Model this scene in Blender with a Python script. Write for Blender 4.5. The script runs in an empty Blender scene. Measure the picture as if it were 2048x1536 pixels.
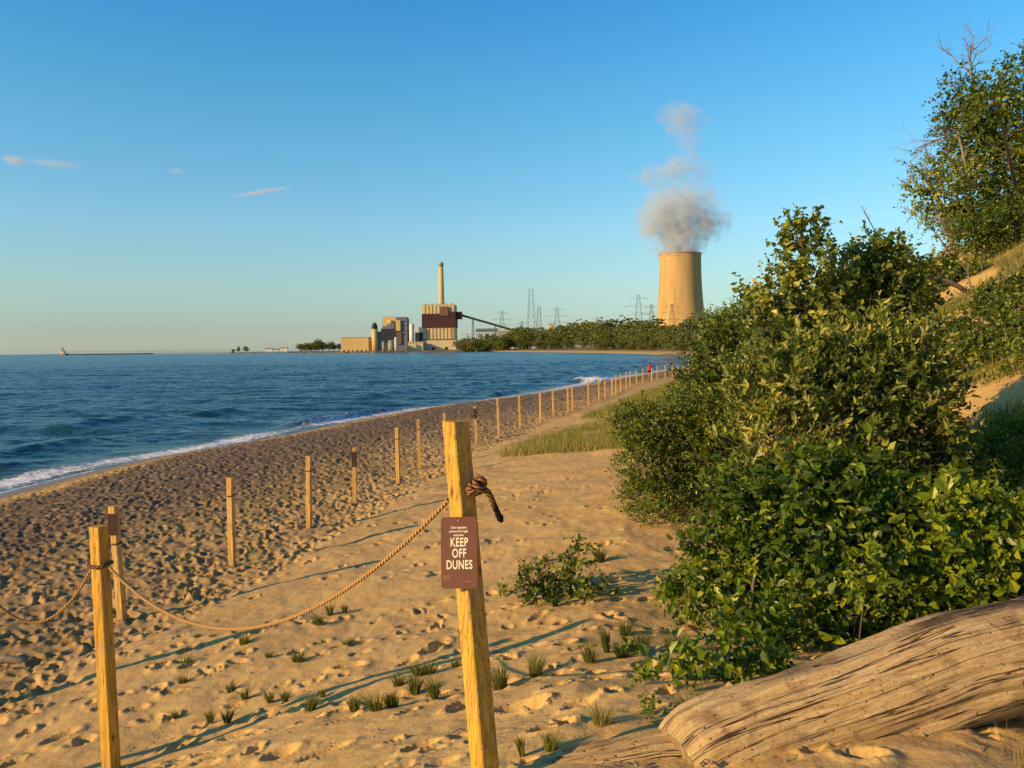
import bpy, bmesh, math, random
import numpy as np
from mathutils import Vector, Matrix

# ------------------------------------------------------------------ camera, light, exposure
sc = bpy.context.scene
F = 1600.0                      # focal length in pixels of the 2048 px wide photograph
CAM = np.array([0.0, 0.0, 3.0])
PITCH = math.atan(71.3 / F)
ROLL = math.atan(0.012)
fwd = np.array([0, math.cos(PITCH), -math.sin(PITCH)])
up0 = np.array([0, math.sin(PITCH), math.cos(PITCH)])
rt0 = np.array([1.0, 0, 0])
rt = rt0 * math.cos(ROLL) - up0 * math.sin(ROLL)
up = up0 * math.cos(ROLL) + rt0 * math.sin(ROLL)
cam_d = bpy.data.cameras.new('camera')
cam = bpy.data.objects.new('camera', cam_d)
sc.collection.objects.link(cam)
cam.matrix_world = Matrix(((rt[0], up[0], -fwd[0], CAM[0]), (rt[1], up[1], -fwd[1], CAM[1]),
                           (rt[2], up[2], -fwd[2], CAM[2]), (0, 0, 0, 1)))
cam_d.sensor_width = 36.0
cam_d.lens = 36.0 * F / 2048.0
cam_d.clip_start = 0.05
cam_d.clip_end = 60000
sc.camera = cam

SUN_EL, SUN_BACK = math.radians(18.5), math.radians(27)
sun_dir = Vector((-math.cos(SUN_BACK) * math.cos(SUN_EL), -math.sin(SUN_BACK) * math.cos(SUN_EL), math.sin(SUN_EL)))
sl = bpy.data.lights.new('sun', 'SUN')
sl.energy = 5.0
sl.angle = math.radians(0.5)
sl.color = (1.0, 0.64, 0.25)
so = bpy.data.objects.new('sun', sl)
sc.collection.objects.link(so)
so.rotation_euler = (-sun_dir).to_track_quat('-Z', 'Y').to_euler()

world = bpy.data.worlds.new('World')
sc.world = world
world.use_nodes = True
nt = world.node_tree
nt.nodes.clear()
wo = nt.nodes.new('ShaderNodeOutputWorld')
bg = nt.nodes.new('ShaderNodeBackground')
sky = nt.nodes.new('ShaderNodeTexSky')
sky.sky_type = 'NISHITA'
sky.sun_disc = False
sky.sun_elevation = SUN_EL
sky.sun_rotation = math.atan2(sun_dir.x, sun_dir.y)
sky.altitude = 0
sky.air_density = 1.0
sky.dust_density = 0.3
sky.ozone_density = 1.6
wm = nt.nodes.new('ShaderNodeMix'); wm.data_type = 'RGBA'; wm.blend_type = 'MULTIPLY'
wm.inputs[0].default_value = 1.0
nt.links.new(sky.outputs[0], wm.inputs[6])
# colour balance of the air by elevation (richer blue overhead, warmer band above the lake)
tcw = nt.nodes.new('ShaderNodeTexCoord'); spw = nt.nodes.new('ShaderNodeSeparateXYZ'); nt.links.new(tcw.outputs['Generated'], spw.inputs[0])
mrw = nt.nodes.new('ShaderNodeMath'); mrw.operation = 'MULTIPLY'; mrw.inputs[1].default_value = 1 / 0.9; nt.links.new(spw.outputs[2], mrw.inputs[0])
rpw = nt.nodes.new('ShaderNodeValToRGB'); nt.links.new(mrw.outputs[0], rpw.inputs[0])
skc = [(0.0, (0.819, 0.84, 1.054)), (0.028, (0.76, 0.775, 0.855)), (0.077, (0.96, 0.988, 0.914)), (0.143, (0.975, 1.195, 1.114)), (0.23, (0.794, 1.281, 1.356)), (0.312, (0.608, 1.297, 1.496)), (0.391, (0.433, 1.23, 1.639)), (0.88, (0.16, 0.44, 0.68))]
while len(rpw.color_ramp.elements) < len(skc): rpw.color_ramp.elements.new(0.5)
for i, (p_, c_) in enumerate(skc):
    rpw.color_ramp.elements[i].position = p_ / 0.9; rpw.color_ramp.elements[i].color = (c_[0] * 0.885 / 3, c_[1] * 1.045 / 3, c_[2] * (1.155 if p_ < 0.2 else 1.09) / 3, 1)
wm2 = nt.nodes.new('ShaderNodeMix'); wm2.data_type = 'RGBA'; wm2.blend_type = 'MULTIPLY'; wm2.inputs[0].default_value = 1.0
wm2.inputs[7].default_value = (3, 3, 3, 1)
nt.links.new(rpw.outputs[0], wm2.inputs[6]); nt.links.new(wm2.outputs[2], wm.inputs[7])
nt.links.new(wm.outputs[2], bg.inputs[0])
bg.inputs[1].default_value = 0.101
nt.links.new(bg.outputs[0], wo.inputs[0])

sc.view_settings.view_transform = 'Standard'
sc.view_settings.look = 'None'
sc.view_settings.exposure = 0.27
sc.view_settings.gamma = 1.0
sc.render.engine = 'CYCLES'
sc.cycles.use_denoising = True
sc.cycles.max_bounces = 6
sc.cycles.transparent_max_bounces = 8
sc.cycles.volume_bounces = 2

random.seed(7)
rng = np.random.default_rng(11)
COL = sc.collection

# ------------------------------------------------------------------ projection helpers (used only to find real places)
def ray(px, py):
    d = fwd + rt * (px - 1024) / F - up * (py - 768) / F
    return d / d[1]
def P(px, py, D):
    return CAM + ray(px, py) * D
def horiz(px):
    return 709.0 - 0.012 * px

# ------------------------------------------------------------------ numpy noise
def _h(ix, iy, seed):
    n = (ix.astype(np.int64) * 374761393 + iy.astype(np.int64) * 668265263 + seed * 1442695041) & 0xffffffff
    n = ((n ^ (n >> 13)) * 1274126177) & 0xffffffff
    n = n ^ (n >> 16)
    return (n & 0xffff) / 65535.0
def vnoise(x, y, seed=0):
    x = np.asarray(x, float); y = np.asarray(y, float)
    ix = np.floor(x); iy = np.floor(y)
    fx = x - ix; fy = y - iy
    fx = fx * fx * (3 - 2 * fx); fy = fy * fy * (3 - 2 * fy)
    a = _h(ix, iy, seed); b = _h(ix + 1, iy, seed); c = _h(ix, iy + 1, seed); d = _h(ix + 1, iy + 1, seed)
    return (a + (b - a) * fx) * (1 - fy) + (c + (d - c) * fx) * fy
def fbm(x, y, seed=0, octv=4):
    s = 0; a = 0.5; t = 0
    for k in range(octv):
        s = s + a * vnoise(x * 2 ** k + 17.3 * k, y * 2 ** k - 9.1 * k, seed + k); t += a; a *= 0.5
    return s / t
def sstep(a, b, x):
    t = np.clip((np.asarray(x, float) - a) / (b - a), 0, 1)
    return t * t * (3 - 2 * t)

# ------------------------------------------------------------------ terrain function
def _w(px, py, z=-1.0):
    D = (3 - z) * F / (py - horiz(px))
    p = P(px, py, D)
    return (p[0], p[1])
near_shore = [_w(*q) for q in [(0, 990), (200, 942), (400, 907), (500, 888), (650, 856), (800, 830), (1000, 803), (1100, 786), (1180, 770), (1300, 748), (1390, 735)]]
far_shore = [(62, 210), (80, 265), (74, 325), (73, 430), (62, 560), (40, 700), (14, 842), (-30, 1060), (-75, 1230), (-150, 1290), (-240, 1300),
             (-330, 1420), (-430, 1640), (-560, 1980), (-780, 2200), (-800, 2290), (-600, 2600), (200, 3600), (4000, 4200), (4000, -500), (-24, -500), (-17, -60), (-15.6, 5)]
SHORE = np.array(near_shore + far_shore)

posts_px = [(245, 1012, 1252), (465, 955, 1140), (618, 912, 1062), (710, 895, 1010), (797, 855, 970), (840, 838, 940), (892, 826, 915), (953, 812, 891), (998, 796, 877), (1040, 790, 859),
            (1081, 782, 844), (1107, 777, 834), (1136, 771, 826), (1145, 771, 822.5), (1177.6, 762, 812.5), (1198.5, 758.5, 803), (1210.6, 757, 799), (1224, 755, 794.5), (1232, 750, 791),
            (1241.5, 747.5, 785), (1252.5, 744, 780), (1260, 742, 776), (1273, 742, 771), (1286, 738, 767), (1303.5, 735, 764), (1315, 732.5, 761), (1330.6, 731, 757.5), (1345, 729.5, 754.5), (1355.5, 730, 752.5), (1366, 729, 750)]
post_xy = []
for (px, yt, yb) in posts_px:
    D = 3 * F / (yb - horiz(px)); p = P(px, yb, D); post_xy.append((p[0], p[1]))
FX = np.array([(-6.0, -40), (-5.6, 0), (-4.95, 6.3)] + post_xy[:1] + [q for q in post_xy[1:] if q[1] > 9] + [(40, 160), (70, 240), (90, 300), (95, 5000)])
FX = FX[np.argsort(FX[:, 1])]
DF = np.array([(-100, 4.6), (0, 4.6), (10, 4.7), (14, 5.2), (20, 6.3), (28, 7.6), (40, 10), (60, 15), (80, 21), (120, 36), (170, 62), (220, 88), (300, 108), (500, 120), (5000, 200)])
def fence_x(y): return np.interp(y, FX[:, 1], FX[:, 0])
def foot_x(y): return np.interp(y, DF[:, 0], DF[:, 1])
def shore_sd(x, y):
    x = np.asarray(x, float); y = np.asarray(y, float)
    d2 = np.full(x.shape, 1e18); ins = np.zeros(x.shape, bool)
    n = len(SHORE)
    for i in range(n):
        ax, ay = SHORE[i]; bx, by = SHORE[(i + 1) % n]
        ex, ey = bx - ax, by - ay
        t = np.clip(((x - ax) * ex + (y - ay) * ey) / (ex * ex + ey * ey), 0, 1)
        dx = x - ax - t * ex; dy = y - ay - t * ey
        d2 = np.minimum(d2, dx * dx + dy * dy)
        c = ((ay > y) != (by > y))
        with np.errstate(divide='ignore', invalid='ignore'):
            xi = ax + (y - ay) * ex / (ey if ey != 0 else 1e-9)
        ins ^= c & (x < xi)
    d = np.sqrt(d2)
    return np.where(ins, d, -d)
def Z(x, y, sd=None):
    x = np.asarray(x, float); y = np.asarray(y, float)
    if sd is None: sd = shore_sd(x, y)
    z = np.where(sd > 0, -1 + 1.0 * (1 - np.exp(-np.maximum(sd, 0) / 3.6)) / (1 - math.exp(-9 / 3.6)) * 1.0, -1 + np.maximum(sd * 0.10, -5))
    z = np.minimum(z, 0.02)
    s = x - fence_x(y)
    near = 1 - sstep(60, 170, y)
    z = z + near * 0.12 * np.clip(s, 0, 5.5) * sstep(-0.5, 1.5, s)
    r = np.sqrt((x - 1.5) ** 2 + y ** 2)
    z = z + 0.95 * sstep(7.5, 1.5, r) * (sd > 0)
    u = x - foot_x(y)
    soft = np.where(u > 8, u, np.log1p(np.exp(np.clip(u, -30, 8) * 1.6)) / 1.6)
    hmax = 15 - 9 * sstep(90, 240, y)
    dz = 0.62 * soft * (1 - 0.75 * sstep(150, 260, y))
    dz = hmax * (1 - np.exp(-dz / hmax * 1.15))
    bump = (fbm(x * 0.22, y * 0.22, 5, 3) - 0.5) * 1.3 * sstep(0.5, 6, u)
    z = z + np.where(sd > 0, dz + bump * (y < 300), 0)
    far = sstep(250, 400, y) * sstep(0, 60, sd)
    z = z + far * 2.0
    return z
patch_px = [(1900, 585, 1.6), (1965, 510, 2.0), (2010, 490, 2.0), (1925, 640, 1.0), (1880, 700, 1.1), (1835, 700, .8), (1930, 815, 1.0), (1975, 800, 1.0), (2030, 780, 1.0), (1905, 845, .7), (2010, 995, .7), (1560, 985, .6), (1930, 560, 1.3), (1990, 570, 1.0)]
def bare(x, y):
    b = np.zeros(np.shape(x))
    wob = 0.7 + 0.9 * fbm(np.asarray(x) * 1.1, np.asarray(y) * 1.1, 55, 3)
    for cx, cy, rr in patch_xy: b = np.maximum(b, sstep(1.25, 0.75, np.sqrt(((x - cx) / rr) ** 2 + ((y - cy) / (rr * 1.7)) ** 2) * wob))
    return b
ORD = ['first', 'second', 'third', 'fourth', 'fifth', 'sixth', 'seventh', 'eighth', 'ninth', 'tenth', 'eleventh', 'twelfth', 'thirteenth', 'fourteenth', 'fifteenth', 'sixteenth', 'seventeenth', 'eighteenth', 'nineteenth', 'twentieth']
def ordn(i): return ORD[i] if i < 20 else ('twenty-' if i < 29 else ('thirtieth' if i == 29 else 'thirty-')) + ('' if i == 29 else (ORD[i - 20] if i < 29 else ORD[i - 30]))
def z1(x, y): return float(Z(np.array([x]), np.array([y]))[0])
def G(px, py, dmax=400):
    d = ray(px, py)
    Ds = np.exp(np.linspace(math.log(1.2), math.log(dmax), 900))
    zz = CAM[2] + d[2] * Ds - Z(CAM[0] + d[0] * Ds, CAM[1] + Ds)
    k = np.argmax(zz < 0)
    if not (zz < 0).any(): k = len(Ds) - 1
    a = Ds[max(k - 1, 0)]; b = Ds[k]; za = zz[max(k - 1, 0)]; zb = zz[k]
    D = a + (b - a) * (za / (za - zb) if za != zb else 0)
    p = CAM + d * D
    p[2] = z1(p[0], p[1])
    return p

patch_xy = [(*G(px, py, 200)[:2], rr * 0.62) for px, py, rr in patch_px]

# ------------------------------------------------------------------ mesh / object helpers
def mesh_np(name, verts, faces, mat=None, parent=None, smooth=False, attrs=None, mats=None):
    """faces: (n,4) or (n,3) int array, or a list of such arrays"""
    me = bpy.data.meshes.new(name)
    verts = np.asarray(verts, np.float32)
    fl = faces if isinstance(faces, list) else [faces]
    fl = [np.asarray(f, np.int32) for f in fl if len(f)]
    if not fl: print('EMPTY', name, parent and parent.get('label')); return None
    loops = np.concatenate([f.ravel() for f in fl])
    tot = np.concatenate([np.full(len(f), f.shape[1], np.int32) for f in fl])
    start = np.concatenate([[0], np.cumsum(tot)[:-1]]).astype(np.int32)
    me.vertices.add(len(verts)); me.vertices.foreach_set('co', verts.ravel())
    me.loops.add(len(loops)); me.loops.foreach_set('vertex_index', loops)
    me.polygons.add(len(tot)); me.polygons.foreach_set('loop_start', start); me.polygons.foreach_set('loop_total', tot)
    me.polygons.foreach_set('use_smooth', np.full(len(tot), bool(smooth)))
    for k, v in (attrs or {}).items():
        a = me.attributes.new(k, 'FLOAT', 'POINT'); a.data.foreach_set('value', np.asarray(v, np.float32))
    me.update(calc_edges=True)
    if mat: me.materials.append(mat)
    o = bpy.data.objects.new(name, me)
    COL.objects.link(o)
    if parent: o.parent = parent
    return o
def tag(o, label=None, cat=None, group=None, kind=None):
    if label: o['label'] = label
    if cat: o['category'] = cat
    if group: o['group'] = group
    if kind: o['kind'] = kind
    return o
def empty(name, loc, label, cat, group=None, rz=0):
    o = bpy.data.objects.new(name, None)
    o.location = [float(v) for v in loc]; o.rotation_euler = (0, 0, rz); o.empty_display_size = 0.2
    COL.objects.link(o)
    return tag(o, label, cat, group)
class MB:
    def __init__(s): s.v = []; s.f3 = []; s.f4 = []; s.n = 0; s.at = []
    def add(s, v, f, tint=0.5):
        v = np.asarray(v, float); f = np.asarray(f, int) + s.n
        s.v.append(v); (s.f4 if f.shape[1] == 4 else s.f3).append(f); s.n += len(v)
        s.at.append(np.full(len(v), tint))
    def box(s, c, d, rz=0, M=None):
        x, y, z = [k / 2 for k in d]
        v = np.array([[-x, -y, -z], [x, -y, -z], [x, y, -z], [-x, y, -z], [-x, -y, z], [x, -y, z], [x, y, z], [-x, y, z]])
        if M is not None: v = v @ np.array(M).T
        if rz: c_, s_ = math.cos(rz), math.sin(rz); v = v @ np.array([[c_, -s_, 0], [s_, c_, 0], [0, 0, 1]]).T
        s.add(v + np.array(c), [[0, 3, 2, 1], [4, 5, 6, 7], [0, 1, 5, 4], [1, 2, 6, 5], [2, 3, 7, 6], [3, 0, 4, 7]])
    def bar(s, a, b, w, w2=None):
        a = np.array(a, float); b = np.array(b, float)
        tube(s, [a, b], [w / 1.6, (w2 or w) / 1.6], 4)
    def cyl(s, c, r, h, r2=None, n=20, cap=True):
        tube(s, [np.array(c, float), np.array(c, float) + [0, 0, h]], [r, r2 if r2 is not None else r], n)
    def build(s, name, mat, parent=None, smooth=False, bevel=0):
        if not s.n: return None
        fs = []
        if s.f4: fs.append(np.concatenate(s.f4))
        if s.f3: fs.append(np.concatenate(s.f3))
        o = mesh_np(name, np.concatenate(s.v), fs, mat, parent, smooth, {'tint': np.concatenate(s.at)})
        if bevel:
            m = o.modifiers.new('bevel', 'BEVEL'); m.width = bevel; m.segments = 2; m.limit_method = 'ANGLE'
        return o
def frames(pts):
    pts = np.asarray(pts, float); n = len(pts)
    t = np.gradient(pts, axis=0); t /= np.linalg.norm(t, axis=1)[:, None] + 1e-12
    ref = np.array([0, 0, 1.0]) if abs(t[0][2]) < 0.9 else np.array([1.0, 0, 0])
    u = np.cross(t[0], ref); u /= np.linalg.norm(u)
    U = [u]
    for i in range(1, n):
        u = U[-1] - t[i] * np.dot(U[-1], t[i]); u /= np.linalg.norm(u) + 1e-12; U.append(u)
    U = np.array(U); V = np.cross(t, U)
    return U, V
def tube(mb, pts, rad, n=6, caps=True, tint=0.5):
    pts = np.asarray(pts, float); U, V = frames(pts)
    rad = np.broadcast_to(np.asarray(rad, float), (len(pts),))
    a = np.arange(n) * 2 * math.pi / n + math.pi / n
    ring = pts[:, None, :] + rad[:, None, None] * (np.cos(a)[None, :, None] * U[:, None, :] + np.sin(a)[None, :, None] * V[:, None, :])
    m = len(pts); v = ring.reshape(-1, 3)
    i = np.arange(m - 1)[:, None] * n; j = np.arange(n)[None, :]; j2 = (j + 1) % n
    f = np.stack([i + j, i + j2, i + n + j2, i + n + j], -1).reshape(-1, 4)
    if caps:
        v = np.concatenate([v, pts[:1], pts[-1:]])
        base = m * n; mb_n = mb.n
        mb.add(v, f, tint)
        jj = np.arange(n); j3 = (jj + 1) % n
        t1 = np.stack([np.full(n, base), j3, jj], -1); t2 = np.stack([np.full(n, base + 1), (m - 1) * n + jj, (m - 1) * n + j3], -1)
        mb.f3.append(np.concatenate([t1, t2]) + mb_n)
    else: mb.add(v, f, tint)

# ------------------------------------------------------------------ materials
def newmat(name):
    m = bpy.data.materials.new(name); m.use_nodes = True
    t = m.node_tree; t.nodes.clear()
    out = t.nodes.new('ShaderNodeOutputMaterial')
    return m, t, out
def N(t, typ, **kw):
    n = t.nodes.new(typ)
    for k, v in kw.items(): setattr(n, k, v)
    return n
def ramp(t, fac, stops, interp='LINEAR'):
    r = t.nodes.new('ShaderNodeValToRGB'); r.color_ramp.interpolation = interp
    e = r.color_ramp.elements
    while len(e) < len(stops): e.new(0.5)
    for i, (p, c) in enumerate(stops):
        e[i].position = p; e[i].color = (*c, 1) if len(c) == 3 else c
    t.links.new(fac, r.inputs[0])
    return r
def noise(t, vec, scale, detail=4, rough=0.55, dist=0.0):
    n = t.nodes.new('ShaderNodeTexNoise'); n.inputs['Scale'].default_value = scale
    n.inputs['Detail'].default_value = detail; n.inputs['Roughness'].default_value = rough; n.inputs['Distortion'].default_value = dist
    if vec is not None: t.links.new(vec, n.inputs['Vector'])
    return n
def mixc(t, fac, a, b, mode='MIX'):
    m = t.nodes.new('ShaderNodeMix'); m.data_type = 'RGBA'; m.blend_type = mode
    for s, i in ((fac, 0), (a, 6), (b, 7)):
        if hasattr(s, 'links'): t.links.new(s, m.inputs[i])
        elif i == 0: m.inputs[0].default_value = s
        else: m.inputs[i].default_value = (*s, 1) if len(s) == 3 else s
    return m.outputs[2]
def math_(t, op, a, b=None, clamp=False):
    m = t.nodes.new('ShaderNodeMath'); m.operation = op; m.use_clamp = clamp
    for s, i in ((a, 0), (b, 1)):
        if s is None: continue
        if hasattr(s, 'links'): t.links.new(s, m.inputs[i])
        else: m.inputs[i].default_value = s
    return m.outputs[0]
def mapping(t, vec, scale=(1, 1, 1), rot=(0, 0, 0)):
    m = t.nodes.new('ShaderNodeMapping'); m.inputs['Scale'].default_value = scale; m.inputs['Rotation'].default_value = rot
    t.links.new(vec, m.inputs[0]); return m.outputs[0]
def principled(t, out, col, rough=0.8, spec=0.3, bumpsrc=None, bstr=0.3, bdist=0.02):
    p = t.nodes.new('ShaderNodeBsdfPrincipled')
    if hasattr(col, 'links'): t.links.new(col, p.inputs['Base Color'])
    else: p.inputs['Base Color'].default_value = (*col, 1)
    if hasattr(rough, 'links'): t.links.new(rough, p.inputs['Roughness'])
    else: p.inputs['Roughness'].default_value = rough
    p.inputs['Specular IOR Level'].default_value = spec
    if bumpsrc is not None:
        b = t.nodes.new('ShaderNodeBump'); b.inputs['Strength'].default_value = bstr; b.inputs['Distance'].default_value = bdist
        t.links.new(bumpsrc, b.inputs['Height']); t.links.new(b.outputs[0], p.inputs['Normal'])
    t.links.new(p.outputs[0], out.inputs[0])
    return p
def simple(name, a, b=None, scale=3, rough=0.8, spec=0.3, stretch=(1, 1, 1), bump=0.2, bdist=0.01, detail=5):
    m, t, out = newmat(name)
    tc = N(t, 'ShaderNodeTexCoord').outputs['Object']
    n = noise(t, mapping(t, tc, stretch), scale, detail)
    b = b or tuple(k * 0.75 for k in a)
    r = ramp(t, n.outputs[0], [(0.3, b), (0.7, a)])
    principled(t, out, r.outputs[0], rough, spec, n.outputs[0], bump, bdist)
    return m

def sand_material():
    m, t, out = newmat('sand')
    geo = N(t, 'ShaderNodeNewGeometry').outputs['Position']
    def A(nm): return N(t, 'ShaderNodeAttribute', attribute_name=nm).outputs['Fac']
    n1 = noise(t, geo, 1.1, 5, 0.6); n2 = noise(t, geo, 55, 3, 0.7); n3 = noise(t, geo, 9, 4, 0.6)
    c = ramp(t, n1.outputs[0], [(0.3, (0.53, 0.342, 0.115)), (0.7, (0.66, 0.44, 0.16))]).outputs[0]
    grit = ramp(t, n2.outputs[0], [(0.35, (0.62, 0.62, 0.62)), (0.55, (1, 1, 1))]).outputs[0]
    c = mixc(t, 0.45, c, grit, 'MULTIPLY')
    # coarse dark pebbly belt on the upper beach
    peb = ramp(t, n3.outputs[0], [(0.38, (0.06, 0.043, 0.033)), (0.54, (0.17, 0.118, 0.078)), (0.72, (0.40, 0.27, 0.15))]).outputs[0]
    c = mixc(t, A('pebble'), c, peb)
    c = mixc(t, A('wet'), c, (0.17, 0.105, 0.055))
    # plant litter / thin green cover on the dune face
    lit = ramp(t, n3.outputs[0], [(0.3, (0.05, 0.06, 0.015)), (0.5, (0.13, 0.12, 0.03)), (0.72, (0.33, 0.22, 0.10))]).outputs[0]
    c = mixc(t, A('litter'), c, lit)
    rg = math_(t, 'SUBTRACT', 0.95, math_(t, 'MULTIPLY', A('wet'), 0.6))
    hb = math_(t, 'ADD', math_(t, 'MULTIPLY', n3.outputs[0], 0.8), math_(t, 'MULTIPLY', n2.outputs[0], 0.16))
    principled(t, out, c, rg, 0.25, hb, 0.55, 0.035)
    return m
def water_material():
    m, t, out = newmat('lake_water')
    geo = N(t, 'ShaderNodeNewGeometry').outputs['Position']
    rot = mapping(t, geo, (0.5, 1.0, 1), (0, 0, math.radians(-12)))
    a = noise(t, rot, 1.7, 3, 0.62, 0.4); b = noise(t, mapping(t, geo, (0.28, 1, 1), (0, 0, math.radians(-6))), 0.32, 4, 0.6, 0.3)
    d = noise(t, mapping(t, geo, (0.3, 1, 1)), 0.045, 3, 0.6)
    h = math_(t, 'ADD', math_(t, 'MULTIPLY', a.outputs[0], 0.35), math_(t, 'ADD', math_(t, 'MULTIPLY', b.outputs[0], 1.1), math_(t, 'MULTIPLY', d.outputs[0], 3.0)))
    foam = N(t, 'ShaderNodeAttribute', attribute_name='foam').outputs['Fac']
    shal = N(t, 'ShaderNodeAttribute', attribute_name='shallow').outputs['Fac']
    fn = noise(t, mapping(t, geo, (1, 0.6, 1)), 5.5, 6, 0.72, 0.8)
    fm = math_(t, 'MULTIPLY', math_(t, 'SUBTRACT', math_(t, 'ADD', foam, math_(t, 'MULTIPLY', fn.outputs[0], 1.5)), 1.28), 6.0, True)
    deep = mixc(t, ramp(t, b.outputs[0], [(0.35, (0, 0, 0)), (0.65, (1, 1, 1))]).outputs[0], (0.007, 0.034, 0.052), (0.016, 0.066, 0.092))
    c = mixc(t, shal, deep, (0.075, 0.085, 0.06))
    c = mixc(t, fm, c, (0.80, 0.80, 0.82))
    r = math_(t, 'ADD', math_(t, 'MULTIPLY', fm, 0.6), 0.24)
    p = principled(t, out, c, r, 0.5, h, 1.0, 0.55)
    p.inputs['IOR'].default_value = 1.33
    return m
def leaf_material(name, dark, mid, lime, transl=0.3, gloss=0.45):
    m, t, out = newmat(name)
    tn = N(t, 'ShaderNodeAttribute', attribute_name='tint').outputs['Fac']
    c = ramp(t, tn, [(0.0, dark), (0.50, mid), (0.85, lime), (1.0, (lime[0] * 1.4, lime[1] * 1.15, lime[2]))]).outputs[0]
    p = t.nodes.new('ShaderNodeBsdfPrincipled'); p.inputs['Roughness'].default_value = gloss; p.inputs['Specular IOR Level'].default_value = 0.45
    t.links.new(c, p.inputs['Base Color'])
    tr = t.nodes.new('ShaderNodeBsdfTranslucent')
    c2 = mixc(t, 1.0, c, (1.5, 1.35, 0.5), 'MULTIPLY'); t.links.new(c2, tr.inputs[0])
    mx = t.nodes.new('ShaderNodeMixShader'); mx.inputs[0].default_value = transl
    t.links.new(p.outputs[0], mx.inputs[1]); t.links.new(tr.outputs[0], mx.inputs[2]); t.links.new(mx.outputs[0], out.inputs[0])
    return m
def wood_material(name, a, b, grain=(30, 30, 1.2), knots=True, rough=0.75):
    m, t, out = newmat(name)
    tc = N(t, 'ShaderNodeTexCoord').outputs['Object']
    n = noise(t, mapping(t, tc, grain), 1.6, 6, 0.62, 0.5)
    n2 = noise(t, mapping(t, tc, (3, 3, 1.0)), 2.2, 4, 0.6)
    c = ramp(t, n.outputs[0], [(0.32, b), (0.62, a)]).outputs[0]
    c = mixc(t, ramp(t, n2.outputs[0], [(0.62, (0, 0, 0)), (0.72, (0.45, 0.45, 0.45))]).outputs[0], c, tuple(k * 0.45 for k in b))
    if knots:
        v = N(t, 'ShaderNodeTexVoronoi'); v.inputs['Scale'].default_value = 1.0
        t.links.new(mapping(t, tc, (11, 11, 5)), v.inputs['Vector'])
        kf = ramp(t, v.outputs['Distance'], [(0.05, (1, 1, 1)), (0.17, (0, 0, 0))]).outputs[0]
        c = mixc(t, kf, c, (0.10, 0.045, 0.015))
    # drying cracks and grey weathering running with the grain
    ck = noise(t, mapping(t, tc, (55, 55, 1.6)), 1.0, 4, 0.6, 0.3)
    cf = ramp(t, math_(t, 'ABSOLUTE', math_(t, 'SUBTRACT', ck.outputs[0], 0.5)), [(0.0, (0.85, 0.85, 0.85)), (0.018, (0, 0, 0))]).outputs[0]
    wr = ramp(t, noise(t, mapping(t, tc, (5, 5, 2)), 1.5, 5, 0.65).outputs[0], [(0.48, (0, 0, 0)), (0.68, (0.5, 0.5, 0.5))]).outputs[0]
    c = mixc(t, wr, c, (b[0] * .75, b[0] * .55, b[0] * .32))
    c = mixc(t, cf, c, (0.09, 0.045, 0.02))
    principled(t, out, c, rough, 0.25, math_(t, 'SUBTRACT', n.outputs[0], cf), 0.5, 0.006)
    return m
def driftwood_material():
    m, t, out = newmat('driftwood')
    u = N(t, 'ShaderNodeAttribute', attribute_name='along').outputs['Fac']; v = N(t, 'ShaderNodeAttribute', attribute_name='around').outputs['Fac']
    cb = N(t, 'ShaderNodeCombineXYZ'); t.links.new(u, cb.inputs[0]); t.links.new(v, cb.inputs[1])
    n = noise(t, mapping(t, cb.outputs[0], (3.0, 44, 1)), 1.0, 9, 0.75, 2.2)
    geo = N(t, 'ShaderNodeTexCoord').outputs['Object']
    w = noise(t, geo, 5, 5, 0.65, 0.6); pit = noise(t, geo, 55, 3, 0.6)
    c = ramp(t, n.outputs[0], [(0.27, (0.08, 0.045, 0.02)), (0.35, (0.48, 0.31, 0.14)), (0.50, (0.86, 0.60, 0.26)), (0.66, (0.92, 0.74, 0.42))]).outputs[0]
    c = mixc(t, ramp(t, w.outputs[0], [(0.56, (0, 0, 0)), (0.70, (0.7, 0.7, 0.7))]).outputs[0], c, (0.23, 0.13, 0.065))
    c = mixc(t, ramp(t, pit.outputs[0], [(0.30, (1, 1, 1)), (0.36, (0, 0, 0))]).outputs[0], c, (0.05, 0.03, 0.02))
    cr_ = noise(t, mapping(t, cb.outputs[0], (0.55, 22, 1)), 1.0, 4, 0.55, 0.25)
    crk = ramp(t, math_(t, 'ABSOLUTE', math_(t, 'SUBTRACT', cr_.outputs[0], 0.5)), [(0.0, (1, 1, 1)), (0.012, (0, 0, 0))]).outputs[0]
    c = mixc(t, crk, c, (0.035, 0.02, 0.012))
    bark = N(t, 'ShaderNodeAttribute', attribute_name='bark').outputs['Fac']
    bk = ramp(t, noise(t, geo, 22, 5, 0.7).outputs[0], [(0.35, (0.05, 0.04, 0.035)), (0.6, (0.22, 0.17, 0.13)), (0.75, (0.42, 0.34, 0.26))]).outputs[0]
    c = mixc(t, bark, c, bk)
    hb = math_(t, 'ADD', n.outputs[0], math_(t, 'ADD', math_(t, 'MULTIPLY', pit.outputs[0], 0.35), math_(t, 'SUBTRACT', math_(t, 'MULTIPLY', w.outputs[0], 0.5), math_(t, 'MULTIPLY', crk, 0.7))))
    principled(t, out, c, 0.85, 0.2, hb, 1.0, 0.025)
    return m
M = {}
M['sand'] = sand_material(); M['water'] = water_material(); M['drift'] = driftwood_material()
M['post'] = wood_material('yellow_pine', (0.66, 0.39, 0.055), (0.44, 0.23, 0.03))
M['post_far'] = wood_material('weathered_pine', (0.74, 0.49, 0.14), (0.50, 0.30, 0.08))
M['round_leaf'] = leaf_material('cottonwood_leaf', (0.045, 0.075, 0.010), (0.14, 0.19, 0.022), (0.42, 0.45, 0.08), 0.35, 0.34)
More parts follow.
